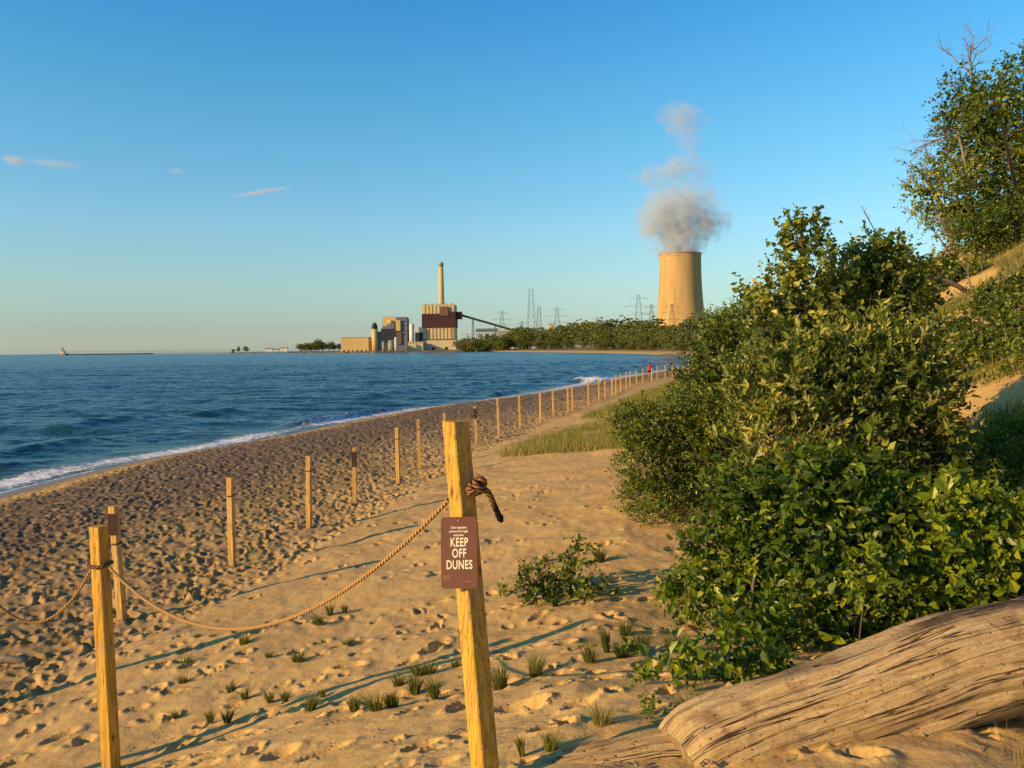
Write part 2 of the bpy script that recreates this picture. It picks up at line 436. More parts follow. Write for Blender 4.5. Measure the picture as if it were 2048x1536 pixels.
M['vine_leaf'] = leaf_material('vine_leaf', (0.035, 0.07, 0.006), (0.12, 0.19, 0.010), (0.30, 0.37, 0.02), 0.38, 0.38)
M['dark_leaf'] = leaf_material('dense_leaf', (0.03, 0.055, 0.006), (0.10, 0.15, 0.012), (0.26, 0.31, 0.025), 0.32, 0.42)
M['willow_leaf'] = leaf_material('willow_leaf', (0.045, 0.075, 0.010), (0.13, 0.18, 0.018), (0.36, 0.39, 0.08), 0.33, 0.40)
M['far_leaf'] = leaf_material('far_tree_leaf', (0.06, 0.085, 0.022), (0.15, 0.18, 0.045), (0.23, 0.24, 0.06), 0.25, 0.7)
M['grass'] = leaf_material('beach_grass', (0.10, 0.13, 0.02), (0.22, 0.23, 0.04), (0.42, 0.36, 0.10), 0.3, 0.6)
M['tuft'] = leaf_material('tuft_blade', (0.06, 0.065, 0.015), (0.13, 0.13, 0.03), (0.26, 0.20, 0.06), 0.25, 0.6)
M['bark'] = simple('bark', (0.20, 0.15, 0.10), (0.09, 0.065, 0.045), 20, stretch=(1, 1, 0.2), bump=0.6)
M['dead'] = simple('dead_branch', (0.30, 0.24, 0.19), (0.17, 0.13, 0.10), 15)
M['rope'] = None
m, t, out = newmat('manila_rope')
u = N(t, 'ShaderNodeAttribute', attribute_name='along').outputs['Fac']; v = N(t, 'ShaderNodeAttribute', attribute_name='around').outputs['Fac']
sw = math_(t, 'SINE', math_(t, 'ADD', math_(t, 'MULTIPLY', u, 300.0), math_(t, 'MULTIPLY', v, 3 * 2 * math.pi)))
c = ramp(t, math_(t, 'ADD', math_(t, 'MULTIPLY', sw, 0.5), 0.5), [(0.0, (0.20, 0.10, 0.03)), (0.45, (0.60, 0.38, 0.15))]).outputs[0]
principled(t, out, c, 0.85, 0.2, sw, 0.9, 0.004); M['rope'] = m
m, t, out = newmat('weathered_rope')
u = N(t, 'ShaderNodeAttribute', attribute_name='along').outputs['Fac']; v = N(t, 'ShaderNodeAttribute', attribute_name='around').outputs['Fac']
sw = math_(t, 'SINE', math_(t, 'ADD', math_(t, 'MULTIPLY', u, 300.0), math_(t, 'MULTIPLY', v, 3 * 2 * math.pi)))
tip = N(t, 'ShaderNodeAttribute', attribute_name='tip').outputs['Fac']
c = ramp(t, math_(t, 'ADD', math_(t, 'MULTIPLY', sw, 0.5), 0.5), [(0.0, (0.06, 0.03, 0.015)), (0.5, (0.34, 0.17, 0.075))]).outputs[0]
c = mixc(t, tip, c, (0.012, 0.012, 0.016))
principled(t, out, c, 0.85, 0.2, sw, 1.0, 0.005); M['rope_dark'] = m
M['sign'] = simple('sign_brown', (0.17, 0.072, 0.042), (0.155, 0.065, 0.038), 3, rough=0.45, bump=0.02)
M['sign_back'] = simple('sign_back_brown', (0.07, 0.035, 0.022), None, 3, rough=0.5, bump=0.02)
M['cream'] = simple('cream_paint', (0.80, 0.74, 0.52), (0.76, 0.70, 0.48), 5, bump=0.02)
M['pink'] = simple('faded_print', (0.48, 0.27, 0.17), None, 5, bump=0.02)
M['steel'] = simple('galvanised_steel', (0.30, 0.31, 0.32), (0.22, 0.23, 0.24), 5, rough=0.5, spec=0.5)
M['pylon'] = simple('dull_steel', (0.13, 0.13, 0.13), None, 5, rough=0.6)
M['ylw'] = simple('cream_cladding', (0.66, 0.47, 0.20), (0.56, 0.38, 0.15), 0.05, stretch=(1, 1, 0.3))
M['rib'] = simple('pale_rib', (0.70, 0.58, 0.36), None, 0.05)
M['maroon'] = simple('maroon_cladding', (0.075, 0.030, 0.034), None, 0.05)
M['dkblue'] = simple('dark_steelwork', (0.035, 0.045, 0.065), None, 0.05)
M['grey'] = simple('grey_concrete', (0.34, 0.33, 0.31), None, 0.08)
M['white'] = simple('white_paint', (0.78, 0.76, 0.70), None, 0.08)
M['bluegrey'] = simple('blue_grey_cladding', (0.17, 0.18, 0.24), None, 0.05)
M['brownb'] = simple('rust_brown_cladding', (0.20, 0.12, 0.07), None, 0.05)
M['rock'] = simple('rock', (0.18, 0.16, 0.14), (0.07, 0.06, 0.055), 0.5)
M['skin'] = simple('skin', (0.50, 0.28, 0.18), None, 5, bump=0.02)
M['red'] = simple('red_cloth', (0.60, 0.03, 0.035), None, 8, bump=0.05)
M['hair'] = simple('dark_hair', (0.03, 0.02, 0.015), None, 30)
M['leafy_ground'] = M['dark_leaf']
m, t, out = newmat('tower_concrete')
tc = N(t, 'ShaderNodeTexCoord').outputs['Object']
w = N(t, 'ShaderNodeTexWave'); w.bands_direction = 'Z'; w.inputs['Scale'].default_value = 0.06; w.inputs['Distortion'].default_value = 0.4; w.inputs['Detail'].default_value = 2
t.links.new(tc, w.inputs['Vector'])
n = noise(t, mapping(t, tc, (1, 1, 0.10)), 0.16, 6, 0.7)
c = ramp(t, n.outputs[0], [(0.3, (0.40, 0.26, 0.10)), (0.6, (0.56, 0.375, 0.15))]).outputs[0]
c = mixc(t, 0.12, c, ramp(t, w.outputs[0], [(0.1, (0.62, 0.6, 0.58)), (0.35, (1, 1, 1))]).outputs[0], 'MULTIPLY')
principled(t, out, c, 0.9, 0.15); M['tower'] = m
#PART2
# ------------------------------------------------------------------ footprint relief on the beach (real geometry, 2.5 cm cells)
HX0, HX1, HY0, HY1, HC = -17.0, 9.0, 1.0, 46.0, 0.025
nx, ny = int((HX1 - HX0) / HC), int((HY1 - HY0) / HC)
gx = HX0 + (np.arange(nx) + 0.5) * HC; gy = HY0 + (np.arange(ny) + 0.5) * HC
H = np.zeros((ny, nx), np.float32)
def stamp(cx, cy, ang, L, W, depth):
    R = L * 1.1
    i0 = max(int((cx - R - HX0) / HC), 0); i1 = min(int((cx + R - HX0) / HC) + 1, nx)
    j0 = max(int((cy - R - HY0) / HC), 0); j1 = min(int((cy + R - HY0) / HC) + 1, ny)
    if i0 >= i1 or j0 >= j1: return
    X, Y = np.meshgrid(gx[i0:i1] - cx, gy[j0:j1] - cy)
    c, s = math.cos(ang), math.sin(ang)
    u = (X * c + Y * s) / (L / 2); v = (-X * s + Y * c) / (W / 2)
    r = np.sqrt(u * u + v * v)
    H[j0:j1, i0:i1] += (-depth * (1 - sstep(0.55, 1.0, r)) + depth * 0.42 * np.exp(-((r - 1.25) / 0.28) ** 2)).astype(np.float32)
n_ch = 0
while n_ch < 15000:
    y = 4.5 + (46 - 4.5) * random.random() ** 1.15
    x = fence_x(y) + 0.9 - random.random() * 13.1 ** 1.0
    if float(shore_sd([x], [y])[0]) < 2.0: continue
    stamp(x, y, random.gauss(0.9, 0.9), random.uniform(0.12, 0.27), random.uniform(0.07, 0.12), random.uniform(0.02, 0.05)); n_ch += 1
for k in range(1400):     # scattered prints between the fence and the dune
    y = random.uniform(2.6, 16); x = random.uniform(float(fence_x(y)), 4.5)
    if y > 8.0 and random.random() < 0.86: continue
    stamp(x, y, random.gauss(0.5, 0.7), random.uniform(0.09, 0.24), random.uniform(0.05, 0.11), random.uniform(0.015, 0.055))
for (px, py) in [(460, 1140), (440, 1150), (560, 1130), (590, 1118), (620, 1122), (545, 1155), (880, 1290), (860, 1300), (760, 1400), (700, 1335), (540, 1430), (620, 1440), (650, 1500), (560, 1510),
                 (1160, 1400), (1205, 1350), (1290, 1330), (1130, 1290), (1110, 1370), (1040, 1405), (1105, 1455), (1370, 1095), (1385, 1120), (300, 1440), (360, 1485), (120, 1480), (60, 1420), (1010, 1360)]:
    g = G(px, py, 60); stamp(g[0], g[1], random.gauss(0.6, 0.5), random.uniform(0.16, 0.28), random.uniform(0.09, 0.14), 0.045)
XX, YY = np.meshgrid(gx, gy)
churn = sstep(1.6, -0.6, XX - np.interp(gy, FX[:, 1], FX[:, 0])[:, None]).astype(np.float32)
H += ((fbm(XX * 6.5, YY * 6.5, 3, 3) - 0.5) * 0.078 * (0.36 + 0.64 * churn)).astype(np.float32)
H += ((fbm(XX * 1.3, YY * 1.8, 23, 2) - 0.5) * 0.085 * (1 - 0.5 * churn)).astype(np.float32)
wind = fbm(XX * 0.5 + YY * 0.2, YY * 5.5 - XX * 1.6, 41, 3)
H += ((wind - 0.5) * 0.022 * (1 - churn)).astype(np.float32)
del XX, YY, churn, wind
def relief(x, y, sd):
    fx = (x - HX0) / HC - 0.5; fy = (y - HY0) / HC - 0.5
    inb = (fx > 1) & (fx < nx - 2) & (fy > 1) & (fy < ny - 2)
    ix = np.clip(np.floor(fx).astype(int), 0, nx - 2); iy = np.clip(np.floor(fy).astype(int), 0, ny - 2)
    tx = np.clip(fx - ix, 0, 1); ty = np.clip(fy - iy, 0, 1)
    h = (H[iy, ix] * (1 - tx) + H[iy, ix + 1] * tx) * (1 - ty) + (H[iy + 1, ix] * (1 - tx) + H[iy + 1, ix + 1] * tx) * ty
    s = x - fence_x(y)
    ch = sstep(1.6, -0.6, s)
    farh = (fbm(x * 4.0, y * 2.6, 3, 3) - 0.5) * (0.15 * ch + 0.015) * (1 - sstep(120, 260, y))
    w = sstep(HY1 - 5, HY1 - 1, y) if True else 0
    h = np.where(inb, h * (1 - w) + farh * w, farh * (y > 30))
    return h * sstep(2.2, 4.0, sd) * (1 - 0.85 * sstep(1, 3, x - foot_x(y)))

# ------------------------------------------------------------------ ground sheet (one mesh, fine near the camera, out to the horizon)
def polar(az, r):
    A, R = np.meshgrid(az, r)
    x = (np.sin(A) * R); y = (np.cos(A) * R)
    n, m_ = A.shape
    i = np.arange(n - 1)[:, None] * m_; j = np.arange(m_ - 1)[None, :]
    f = np.stack([i + j, i + j + 1, i + m_ + j + 1, i + m_ + j], -1).reshape(-1, 4)
    return x.ravel(), y.ravel(), f[:, ::-1]
az_f = np.radians(np.arange(-41, 41.001, 0.085))
az = np.concatenate([np.radians(np.linspace(-180, -43, 50)), az_f, np.radians(np.linspace(43, 180, 50))])
r = np.concatenate([np.linspace(0.02, 1.6, 8), np.exp(np.arange(math.log(1.75), math.log(120), 0.0046)), np.exp(np.linspace(math.log(121), math.log(9000), 150))])
x, y, f = polar(az, r)
sd = np.full(x.shape, 0.0)
sd = shore_sd(x, y)
z = Z(x, y, sd) + relief(x, y, sd)
s_ = x - fence_x(y)
wet = sstep(3.6, 2.2, sd + (fbm(x * 0.8, y * 0.8, 9, 2) - 0.5) * 0.9) * (y < 400)
peb = sstep(2.8, 4.4, sd + (fbm(x * 0.7, y * 0.5, 19, 2) - 0.5) * 1.5) * sstep(3.0, -5.5, s_ + (fbm(x * 0.6, y * 0.3, 29, 3) - 0.5) * 3.5) * (y < 300) * 0.92
u_ = x - foot_x(y)
lit = 0.85 * sstep(0.40, 0.62, fbm(x * 0.35 + y * 0.1, y * 0.16, 77, 4)) * sstep(0.0, 3.5, u_)
lit = np.maximum(lit, (sstep(-10, 6, u_) * sstep(34, 60, y) * 0.75))
lit = np.maximum(lit, sstep(6, 26, sd) * sstep(280, 330, y) * 0.8)
near_ = (y < 60) & (y > 0) & (x > 0) & (x < 60)
lit[near_] *= 1 - bare(x[near_], y[near_])
ground = mesh_np('ground', np.stack([x, y, z], 1), f, M['sand'], smooth=True, attrs={'wet': wet, 'pebble': peb, 'litter': lit})
tag(ground, 'tan beach sand full of footprints rising into a grassy dune', kind='structure')
del x, y, z, f, sd

# ------------------------------------------------------------------ lake
az = np.concatenate([np.radians(np.linspace(-110, -42, 40)), np.radians(np.arange(-41, 32, 0.11)), np.radians(np.linspace(33, 60, 20))])
r = np.concatenate([np.exp(np.arange(math.log(12), math.log(260), 0.0045)), np.exp(np.arange(math.log(261), math.log(900), 0.009)), np.exp(np.linspace(math.log(905), math.log(16000), 80))])
x, y, f = polar(az, r)
sd = -shore_sd(x, y)
fade = 1 - sstep(260, 700, np.hypot(x, y))
ca, sa = math.cos(math.radians(-14)), math.sin(math.radians(-14))
wx, wy = x * ca + y * sa, -x * sa + y * ca
w1 = fbm(wx * 0.055, wy * 0.30, 61, 3) - 0.5
w2 = fbm(wx * 0.35, wy * 1.0, 62, 3) - 0.5
w3 = fbm(wx * 1.3, wy * 2.9, 63, 3) - 0.5
h = (w1 * 0.55 + w2 * 0.30 + w3 * 0.11) * sstep(0.3, 7, sd)
along = np.where(y > 5, y, 5)
br = np.zeros_like(x)
for (d0, wdt, amp, sdn) in ((3.2, 0.75, 0.30, 71), (7.5, 1.1, 0.26, 72), (13.5, 1.4, 0.22, 73)):
    off = (fbm(along * 0.05, along * 0 + 3, sdn, 2) - 0.5) * 3.0
    a_ = amp * sstep(0.42, 0.72, fbm(along * 0.085 + 4, x * 0 + 1, sdn + 5, 2))
    q = (sd - d0 - off) / wdt
    br += a_ * np.exp(-np.where(q < 0, q * 2.0, q) ** 2)
h = (h + br) * fade
foam = np.exp(-((sd - 1.4) / 1.3) ** 2) * (0.50 + 0.5 * fbm(along * 0.22, x * 0.1, 81, 2)) * 0.95
foam = np.maximum(foam, 0.95 * np.exp(-((sd - 0.12) / 0.2) ** 2))
sp = P(1188, 762, 92)
gsp = np.exp(-(((x - sp[0]) / 3.2) ** 2 + ((y - sp[1]) / 2.4) ** 2))
foam = np.maximum(foam, 1.0 * gsp); h += 0.55 * gsp * (0.6 + 0.8 * fbm(x * 2, y * 2, 5, 2))
foam *= (y < 330)
shal = sstep(5.0, 0.0, sd) * 0.75 * (y < 400)
lake = mesh_np('water', np.stack([x, y, -1.0 + h], 1), f, M['water'], smooth=True, attrs={'foam': foam, 'shallow': shal})
tag(lake, 'blue lake with small waves breaking on the beach', kind='structure')
del x, y, h, f, sd, w1, w2, w3

# ------------------------------------------------------------------ fence posts
def ring_mesh(name, pts, rad, n, mat, parent=None, tip=None):
    pts = np.asarray(pts, float); U, V = frames(pts)
    rad = np.broadcast_to(np.asarray(rad, float), (len(pts),))
    a = np.arange(n + 1) * 2 * math.pi / n
    s = np.concatenate([[0], np.cumsum(np.linalg.norm(np.diff(pts, axis=0), axis=1))])
    m_ = len(pts)
    lump = 1 + 0.09 * np.cos(3 * (a[None, :] + s[:, None] * 300.0 / 3))
    ring = pts[:, None, :] + (rad[:, None] * lump)[:, :, None] * (np.cos(a)[None, :, None] * U[:, None, :] + np.sin(a)[None, :, None] * V[:, None, :])
    i = np.arange(m_ - 1)[:, None] * (n + 1); j = np.arange(n)[None, :]
    f = np.stack([i + j, i + j + 1, i + n + 1 + j + 1, i + n + 1 + j], -1).reshape(-1, 4)
    at = {'along': np.repeat(s, n + 1), 'around': np.tile(a / (2 * math.pi), m_), 'tip': np.repeat(tip if tip is not None else np.zeros(m_), n + 1)}
    return mesh_np(name, ring.reshape(-1, 3), f, mat, parent, True, at)
def square_post(name, w, h, mat, parent, lean=(0, 0), rz=0.0, below=0.5, chamf=0.004, top_wear=0):
    mb = MB()
    zs = np.concatenate([[-below], np.linspace(0, h, 5)])
    c = chamf; q = w / 2
    prof = [(-q + c, -q), (q - c, -q), (q, -q + c), (q, q - c), (q - c, q), (-q + c, q), (-q, q - c), (-q, -q + c)]
    cr, sr = math.cos(rz), math.sin(rz)
    v = []
    for zz in zs:
        for (px, py) in prof:
            jit = 1 + random.uniform(-0.006, 0.006)
            v.append(((px * cr - py * sr) * jit + lean[0] * zz, (px * sr + py * cr) * jit + lean[1] * zz, zz))
    n = 8; m_ = len(zs); fs = []
    for i in range(m_ - 1):
        for j in range(n): fs.append((i * n + j, i * n + (j + 1) % n, (i + 1) * n + (j + 1) % n, (i + 1) * n + j))
    mb.add(np.array(v), fs)
    b = (m_ - 1) * n
    mb.f4.append(np.array([[b, b + 1, b + 2, b + 3], [b, b + 3, b + 4, b + 7], [b + 7, b + 4, b + 5, b + 6]]))
    return mb.build(name, mat, parent)

def tie_loop(w, z, parent, rz=0.0, lean=(0, 0), rr=0.012, mat=None):
    q = w / 2 + rr * 0.8
    cr, sr = math.cos(rz), math.sin(rz)
    pts = []
    for k in range(33):
        a = k * 2 * math.pi / 32
        c_, s_ = math.cos(a), math.sin(a)
        m_ = (abs(c_) ** 6 + abs(s_) ** 6) ** (-1 / 6)
        lx, ly = q * c_ * m_, q * s_ * m_
        pts.append((lx * cr - ly * sr + lean[0] * z, lx * sr + ly * cr + lean[1] * z, z + 0.006 * math.sin(a)))
    return ring_mesh('rope_tie', pts, rr, 7, mat or M['rope_dark'], parent)
names_near = {245: 'yellow wooden post with dark brown sign on its upper part, nearest of the beach row',
              465: 'plain yellow post third from the left, its foot on the edge of the churned sand',
              618: 'yellow wooden post between the plain third post and a post with a sign',
              710: 'wooden post with brown sign at its head, standing in the middle of the open sand',
              797: 'pale wooden post left of the leaning pair close to the big sign post',
              840: 'wooden post just left of the big sign post with its foot by churned sand',
              892: 'wooden post whose head peeks above the top of the big sign post',
              953: 'wooden post with dark brown sign just right of the big sign post',
              998: 'wooden post standing beside the left tip of the green grass patch'}
M['tie'] = M['rope_dark']
for k, ((px, yt, yb), (x0, y0)) in enumerate(zip(posts_px, post_xy)):
    zb = z1(x0, y0)
    top = P(px, yt, y0)[2]
    base = P(px + random.uniform(-.5, .5), yb, y0)
    lab = names_near.get(px, 'slim pale post in the long shore row, %s from the camera end' % ordn(k))
    grp = 'wooden fence posts along the beach'
    e = empty('fence_post', (x0, y0, zb), lab, 'fence post', grp)
    lean = {245: (-0.045, 0.0), 465: (0.0, 0), 618: (0.02, 0), 710: (0.01, 0), 840: (-0.02, 0), 998: (-0.03, 0)}.get(px, (random.uniform(-.03, .01), random.uniform(-.02, .02)))
    rz = random.uniform(-0.25, 0.15)
    hh = top - zb
    square_post('post_shaft', 0.078, hh, M['post_far'], e, lean, rz, 0.35)
    if y0 < 40:
        tie_loop(0.078, hh * (0.80 if px not in (245, 710, 953) else 0.68), e, rz, lean, 0.009 if y0 < 20 else 0.007)
    if px in (245, 710, 953):
        mb = MB(); hs = 0.24 if px == 245 else 0.30
        mb.box((lean[0] * hh * 0.85 + 0.005, -0.0435 - 0.004 + lean[1] * hh * 0.85, hh - 0.075 - hs / 2), (0.105, 0.005, hs), rz * 0)
        mb.build('sign_panel', M['sign_back'], e, bevel=0.002)
# post with rope hanging to both sides (left foreground)
def leaned(ptop, D, zb, below, w, rz, name, label, cat, group, lx, ly, tie=None, mat=None):
    """post whose head is at ptop"""
    h = ptop[2] - zb
    bx, by = ptop[0] - lx * h, ptop[1] - ly * h
    e = empty(name, (bx, by, zb), label, cat, group)
    square_post('post_shaft', w, h, mat or M['post'], e, (lx, ly), rz, below, 0.005)
    return e, h
D1 = 4.85
t1 = P(197, 1052, D1); zb1 = z1(t1[0], t1[1])
e1, h1 = leaned(t1, D1, zb1 , 0.4, 0.080, math.radians(-18), 'fence_post', 'tall leaning yellow post in left foreground with thin ropes sagging from both sides', 'fence post', 'foreground rope fence posts', -0.028, 0.02)
za = P(205, 1128, D1)[2] - zb1
tie_loop(0.080, za, e1, math.radians(-18), (-0.028, 0.02), 0.012)
# sign post
D2t = 3.12
t2 = P(911, 842, D2t); zb2 = z1(t2[0] + 0.1, t2[1] - 0.3)
lx2, ly2 = -0.085, 0.20
RZ2 = math.radians(42)
e2, h2 = leaned(t2, D2t, zb2, 0.5, 0.078, RZ2, 'sign_post', 'thick bright yellow leaning post in centre foreground carrying the keep off sign', 'sign post', None, lx2, ly2)
# off-frame neighbours whose shadows and rope ends the photo shows
t0 = P(-75, 1095, 4.7); zb0 = z1(t0[0], t0[1])
e0, h0 = leaned(t0, 4.7, zb0, 0.4, 0.088, 0.2, 'fence_post', 'yellow post just outside the left edge holding the far end of the short rope', 'fence post', 'foreground rope fence posts', 0.0, 0.0)
for (x0, y0) in ((-5.0, 6.35), ):
    zb = z1(x0, y0); e = empty('fence_post', (x0, y0, zb), 'wooden post beyond the left edge casting a long shadow over the sand', 'fence post', 'wooden fence posts along the beach')
    square_post('post_shaft', 0.087, 1.3, M['post_far'], e, (0, 0), 0.1, 0.3)

def post_pt(e, h, z, lx, ly): return np.array([e.location[0] + lx * z, e.location[1] + ly * z, e.location[2] + z])
# ropes
def sag(a, b, s, n=260):
    t_ = np.linspace(0, 1, n)[:, None]
    p = np.array(a) * (1 - t_) + np.array(b) * t_
    p[:, 2] -= (4 * s * t_ * (1 - t_))[:, 0]
    return p
ra = P(897, 1000, 3.07); rb = P(214, 1130, D1 - 0.02)
long_rope = tag(ring_mesh('rope', sag(ra, rb, 0.45), 0.0092, 10, M['rope']), 'thick tan rope sagging from the sign post to the left foreground post', 'rope', 'ropes strung between foreground posts')
rc = P(186, 1132, D1 - 0.02); rd = P(-60, 1135, 4.7)
short_rope = tag(ring_mesh('rope', sag(rc, rd, 0.34, 120), 0.0085, 10, M['rope']), 'short tan rope loop hanging left of the left foreground post', 'rope', 'ropes strung between foreground posts')
# sign plate on the left face of the sign post
U2 = Vector((lx2, ly2, 1)).normalized()
nl = Vector((-math.sin(RZ2), -math.cos(RZ2), 0)); nl = Vector((math.sin(RZ2 - math.pi / 2 + 0.0) , 0, 0))
# face normals of the square post at rotation RZ2
cands = [Vector((math.cos(RZ2 + k * math.pi / 2), math.sin(RZ2 + k * math.pi / 2), 0)) for k in range(4)]
left_n = min(cands, key=lambda q: q.x * 1.0 + q.y * 1.0)          # faces back-left, towards the sun
right_n = max([q for q in cands if q.y < 0], key=lambda q: q.x)
spx = P(918, 1105, 2.952)
sgn = Vector((-0.13, -1, 0.20)).normalized()
Us = Vector((-0.01, 0.2, 1)); vz = (Us - sgn * Us.dot(sgn)).normalized(); vx = vz.cross(sgn).normalized() * -1
if vx.x < 0: vx = -vx
Msg = Matrix((vx, -sgn * -1 if False else sgn, vz)).transposed()
SC = Vector(spx)
sign = empty('warning_sign', SC, 'small brown metal sign with rounded corners reading KEEP OFF DUNES', 'sign')
def rounded_plate(w, h, th, rad, mat, name, parent, mtx):
    bm = bmesh.new(); vs = []
    for (cx, cz, a0) in ((w / 2 - rad, h / 2 - rad, 0), (-w / 2 + rad, h / 2 - rad, 90), (-w / 2 + rad, -h / 2 + rad, 180), (w / 2 - rad, -h / 2 + rad, 270)):
        for k in range(7):
            a = math.radians(a0 + 15 * k); vs.append(bm.verts.new((cx + rad * math.cos(a), 0, cz + rad * math.sin(a))))
    fc = bm.faces.new(vs)
    ex = bmesh.ops.extrude_face_region(bm, geom=[fc])
    bmesh.ops.translate(bm, vec=(0, th, 0), verts=[g for g in ex['geom'] if isinstance(g, bmesh.types.BMVert)])
    bmesh.ops.recalc_face_normals(bm, faces=bm.faces)
    me = bpy.data.meshes.new(name); bm.to_mesh(me); bm.free(); me.materials.append(mat)
    o = bpy.data.objects.new(name, me); COL.objects.link(o); o.parent = parent; o.matrix_local = mtx
    return o
# local frame of the sign: x to the right, -y towards the viewer, z up
R = Matrix((vx, -sgn, vz)).transposed().to_4x4()
SW, SH = 0.137, 0.262
pl = rounded_plate(SW, SH, 0.003, 0.014, M['sign'], 'sign_plate', sign, R)
def letters(txt, size, cx, cz, mat, bold=0.0, sx=1.0, align='CENTER', name='lettering', space=1.0):
    cu = bpy.data.curves.new(name, 'FONT'); cu.body = txt; cu.size = size; cu.align_x = align; cu.align_y = 'CENTER'
    cu.offset = bold; cu.extrude = 0.0004; cu.space_line = 1.0; cu.space_character = space
    tmp = bpy.data.objects.new('tmp', cu); COL.objects.link(tmp)
    dg = bpy.context.evaluated_depsgraph_get(); dg.update()
    me = bpy.data.meshes.new_from_object(tmp.evaluated_get(dg)); bpy.data.objects.remove(tmp)
    me.materials.clear(); me.materials.append(mat)
    o = bpy.data.objects.new(name, me); COL.objects.link(o); o.parent = sign
    o.matrix_local = R @ Matrix.Translation((cx, -0.0012, cz)) @ Matrix.Rotation(math.pi / 2, 4, 'X') @ Matrix.Diagonal((sx, 1, 1, 1))
    return o
letters('KEEP', 0.045, 0.001, 0.036, M['cream'], 0.0011, 0.66, space=1.08)
letters('OFF', 0.045, 0.001, -0.004, M['cream'], 0.0011, 0.66, space=1.08)
letters('DUNES', 0.045, 0.001, -0.046, M['cream'], 0.0011, 0.66, space=1.08)
letters('Dune vegetation', 0.0125, 0.0, 0.092, M['cream'], 0.0003, 0.72, name='small_lettering')
letters('prevents this fragile', 0.0125, 0.0, 0.078, M['cream'], 0.0003, 0.72, name='small_lettering')
letters('ecosystem', 0.0125, 0.0, 0.064, M['cream'], 0.0003, 0.76, name='small_lettering')
letters('National Park Service\nU.S. Department\nof the Interior', 0.0068, -0.060, -0.092, M['pink'], 0.0003, 0.62, 'LEFT', 'fine_print')
letters('Indiana Dunes', 0.0065, 0.038, -0.105, M['pink'], 0.0003, 0.70, 'CENTER', 'fine_print')
mb = MB(); mb.box((0, -0.001, 0), (0.006, 0.003, 0.006)); sc_ = mb.build('screw', M['steel'], sign, bevel=0.001); sc_.matrix_local = R @ Matrix.Translation((0, -0.001, 0.117))
# rope knot with dangling frayed end on the right face of the sign post
kc = Vector(P(955, 975, 3.03)) + right_n * 0.012
knot = empty('rope_knot', kc, 'knotted weathered rope end with frayed black tip hanging from the sign post', 'rope knot')
for (c, rr, ax, tw) in (((-0.022, 0.0, -0.012), 0.020, (0.3, 0.2, 1), 0.012), ((-0.006, -0.006, 0.006), 0.020, (1, 0.2, 0.4), 0.013), ((0.002, 0.0, 0.022), 0.017, (0.2, 1, 0.3), 0.012), ((-0.034, -0.002, -0.004), 0.016, (1, 0.6, 0.1), 0.010)):
    axv = Vector(ax).normalized(); q = axv.to_track_quat('Z', 'Y')
    pts = [Vector(c) + q @ Vector((rr * math.cos(a), rr * math.sin(a), 0.006 * math.sin(2 * a))) for a in np.linspace(0, 2 * math.pi, 26)]
    ring_mesh('knot_loop', [list(p) for p in pts], tw, 10, M['rope_dark'], knot)
pts = [(0.0, 0.0, 0.0), (0.016, -0.006, -0.003), (0.032, -0.008, -0.014), (0.045, -0.008, -0.04), (0.057, -0.006, -0.07), (0.068, -0.004, -0.098), (0.084, -0.002, -0.132)]
pts = np.array(pts); tt = np.linspace(0, 6, 50); pts = np.stack([np.interp(tt, range(7), pts[:, k]) for k in range(3)], 1)
ring_mesh('dangling_end', pts, np.interp(tt, [0, 5, 5.6, 6], [0.0125, 0.011, 0.014, 0.006]), 10, M['rope_dark'], knot, tip=np.clip((tt - 3.4) / 0.8, 0, 1))

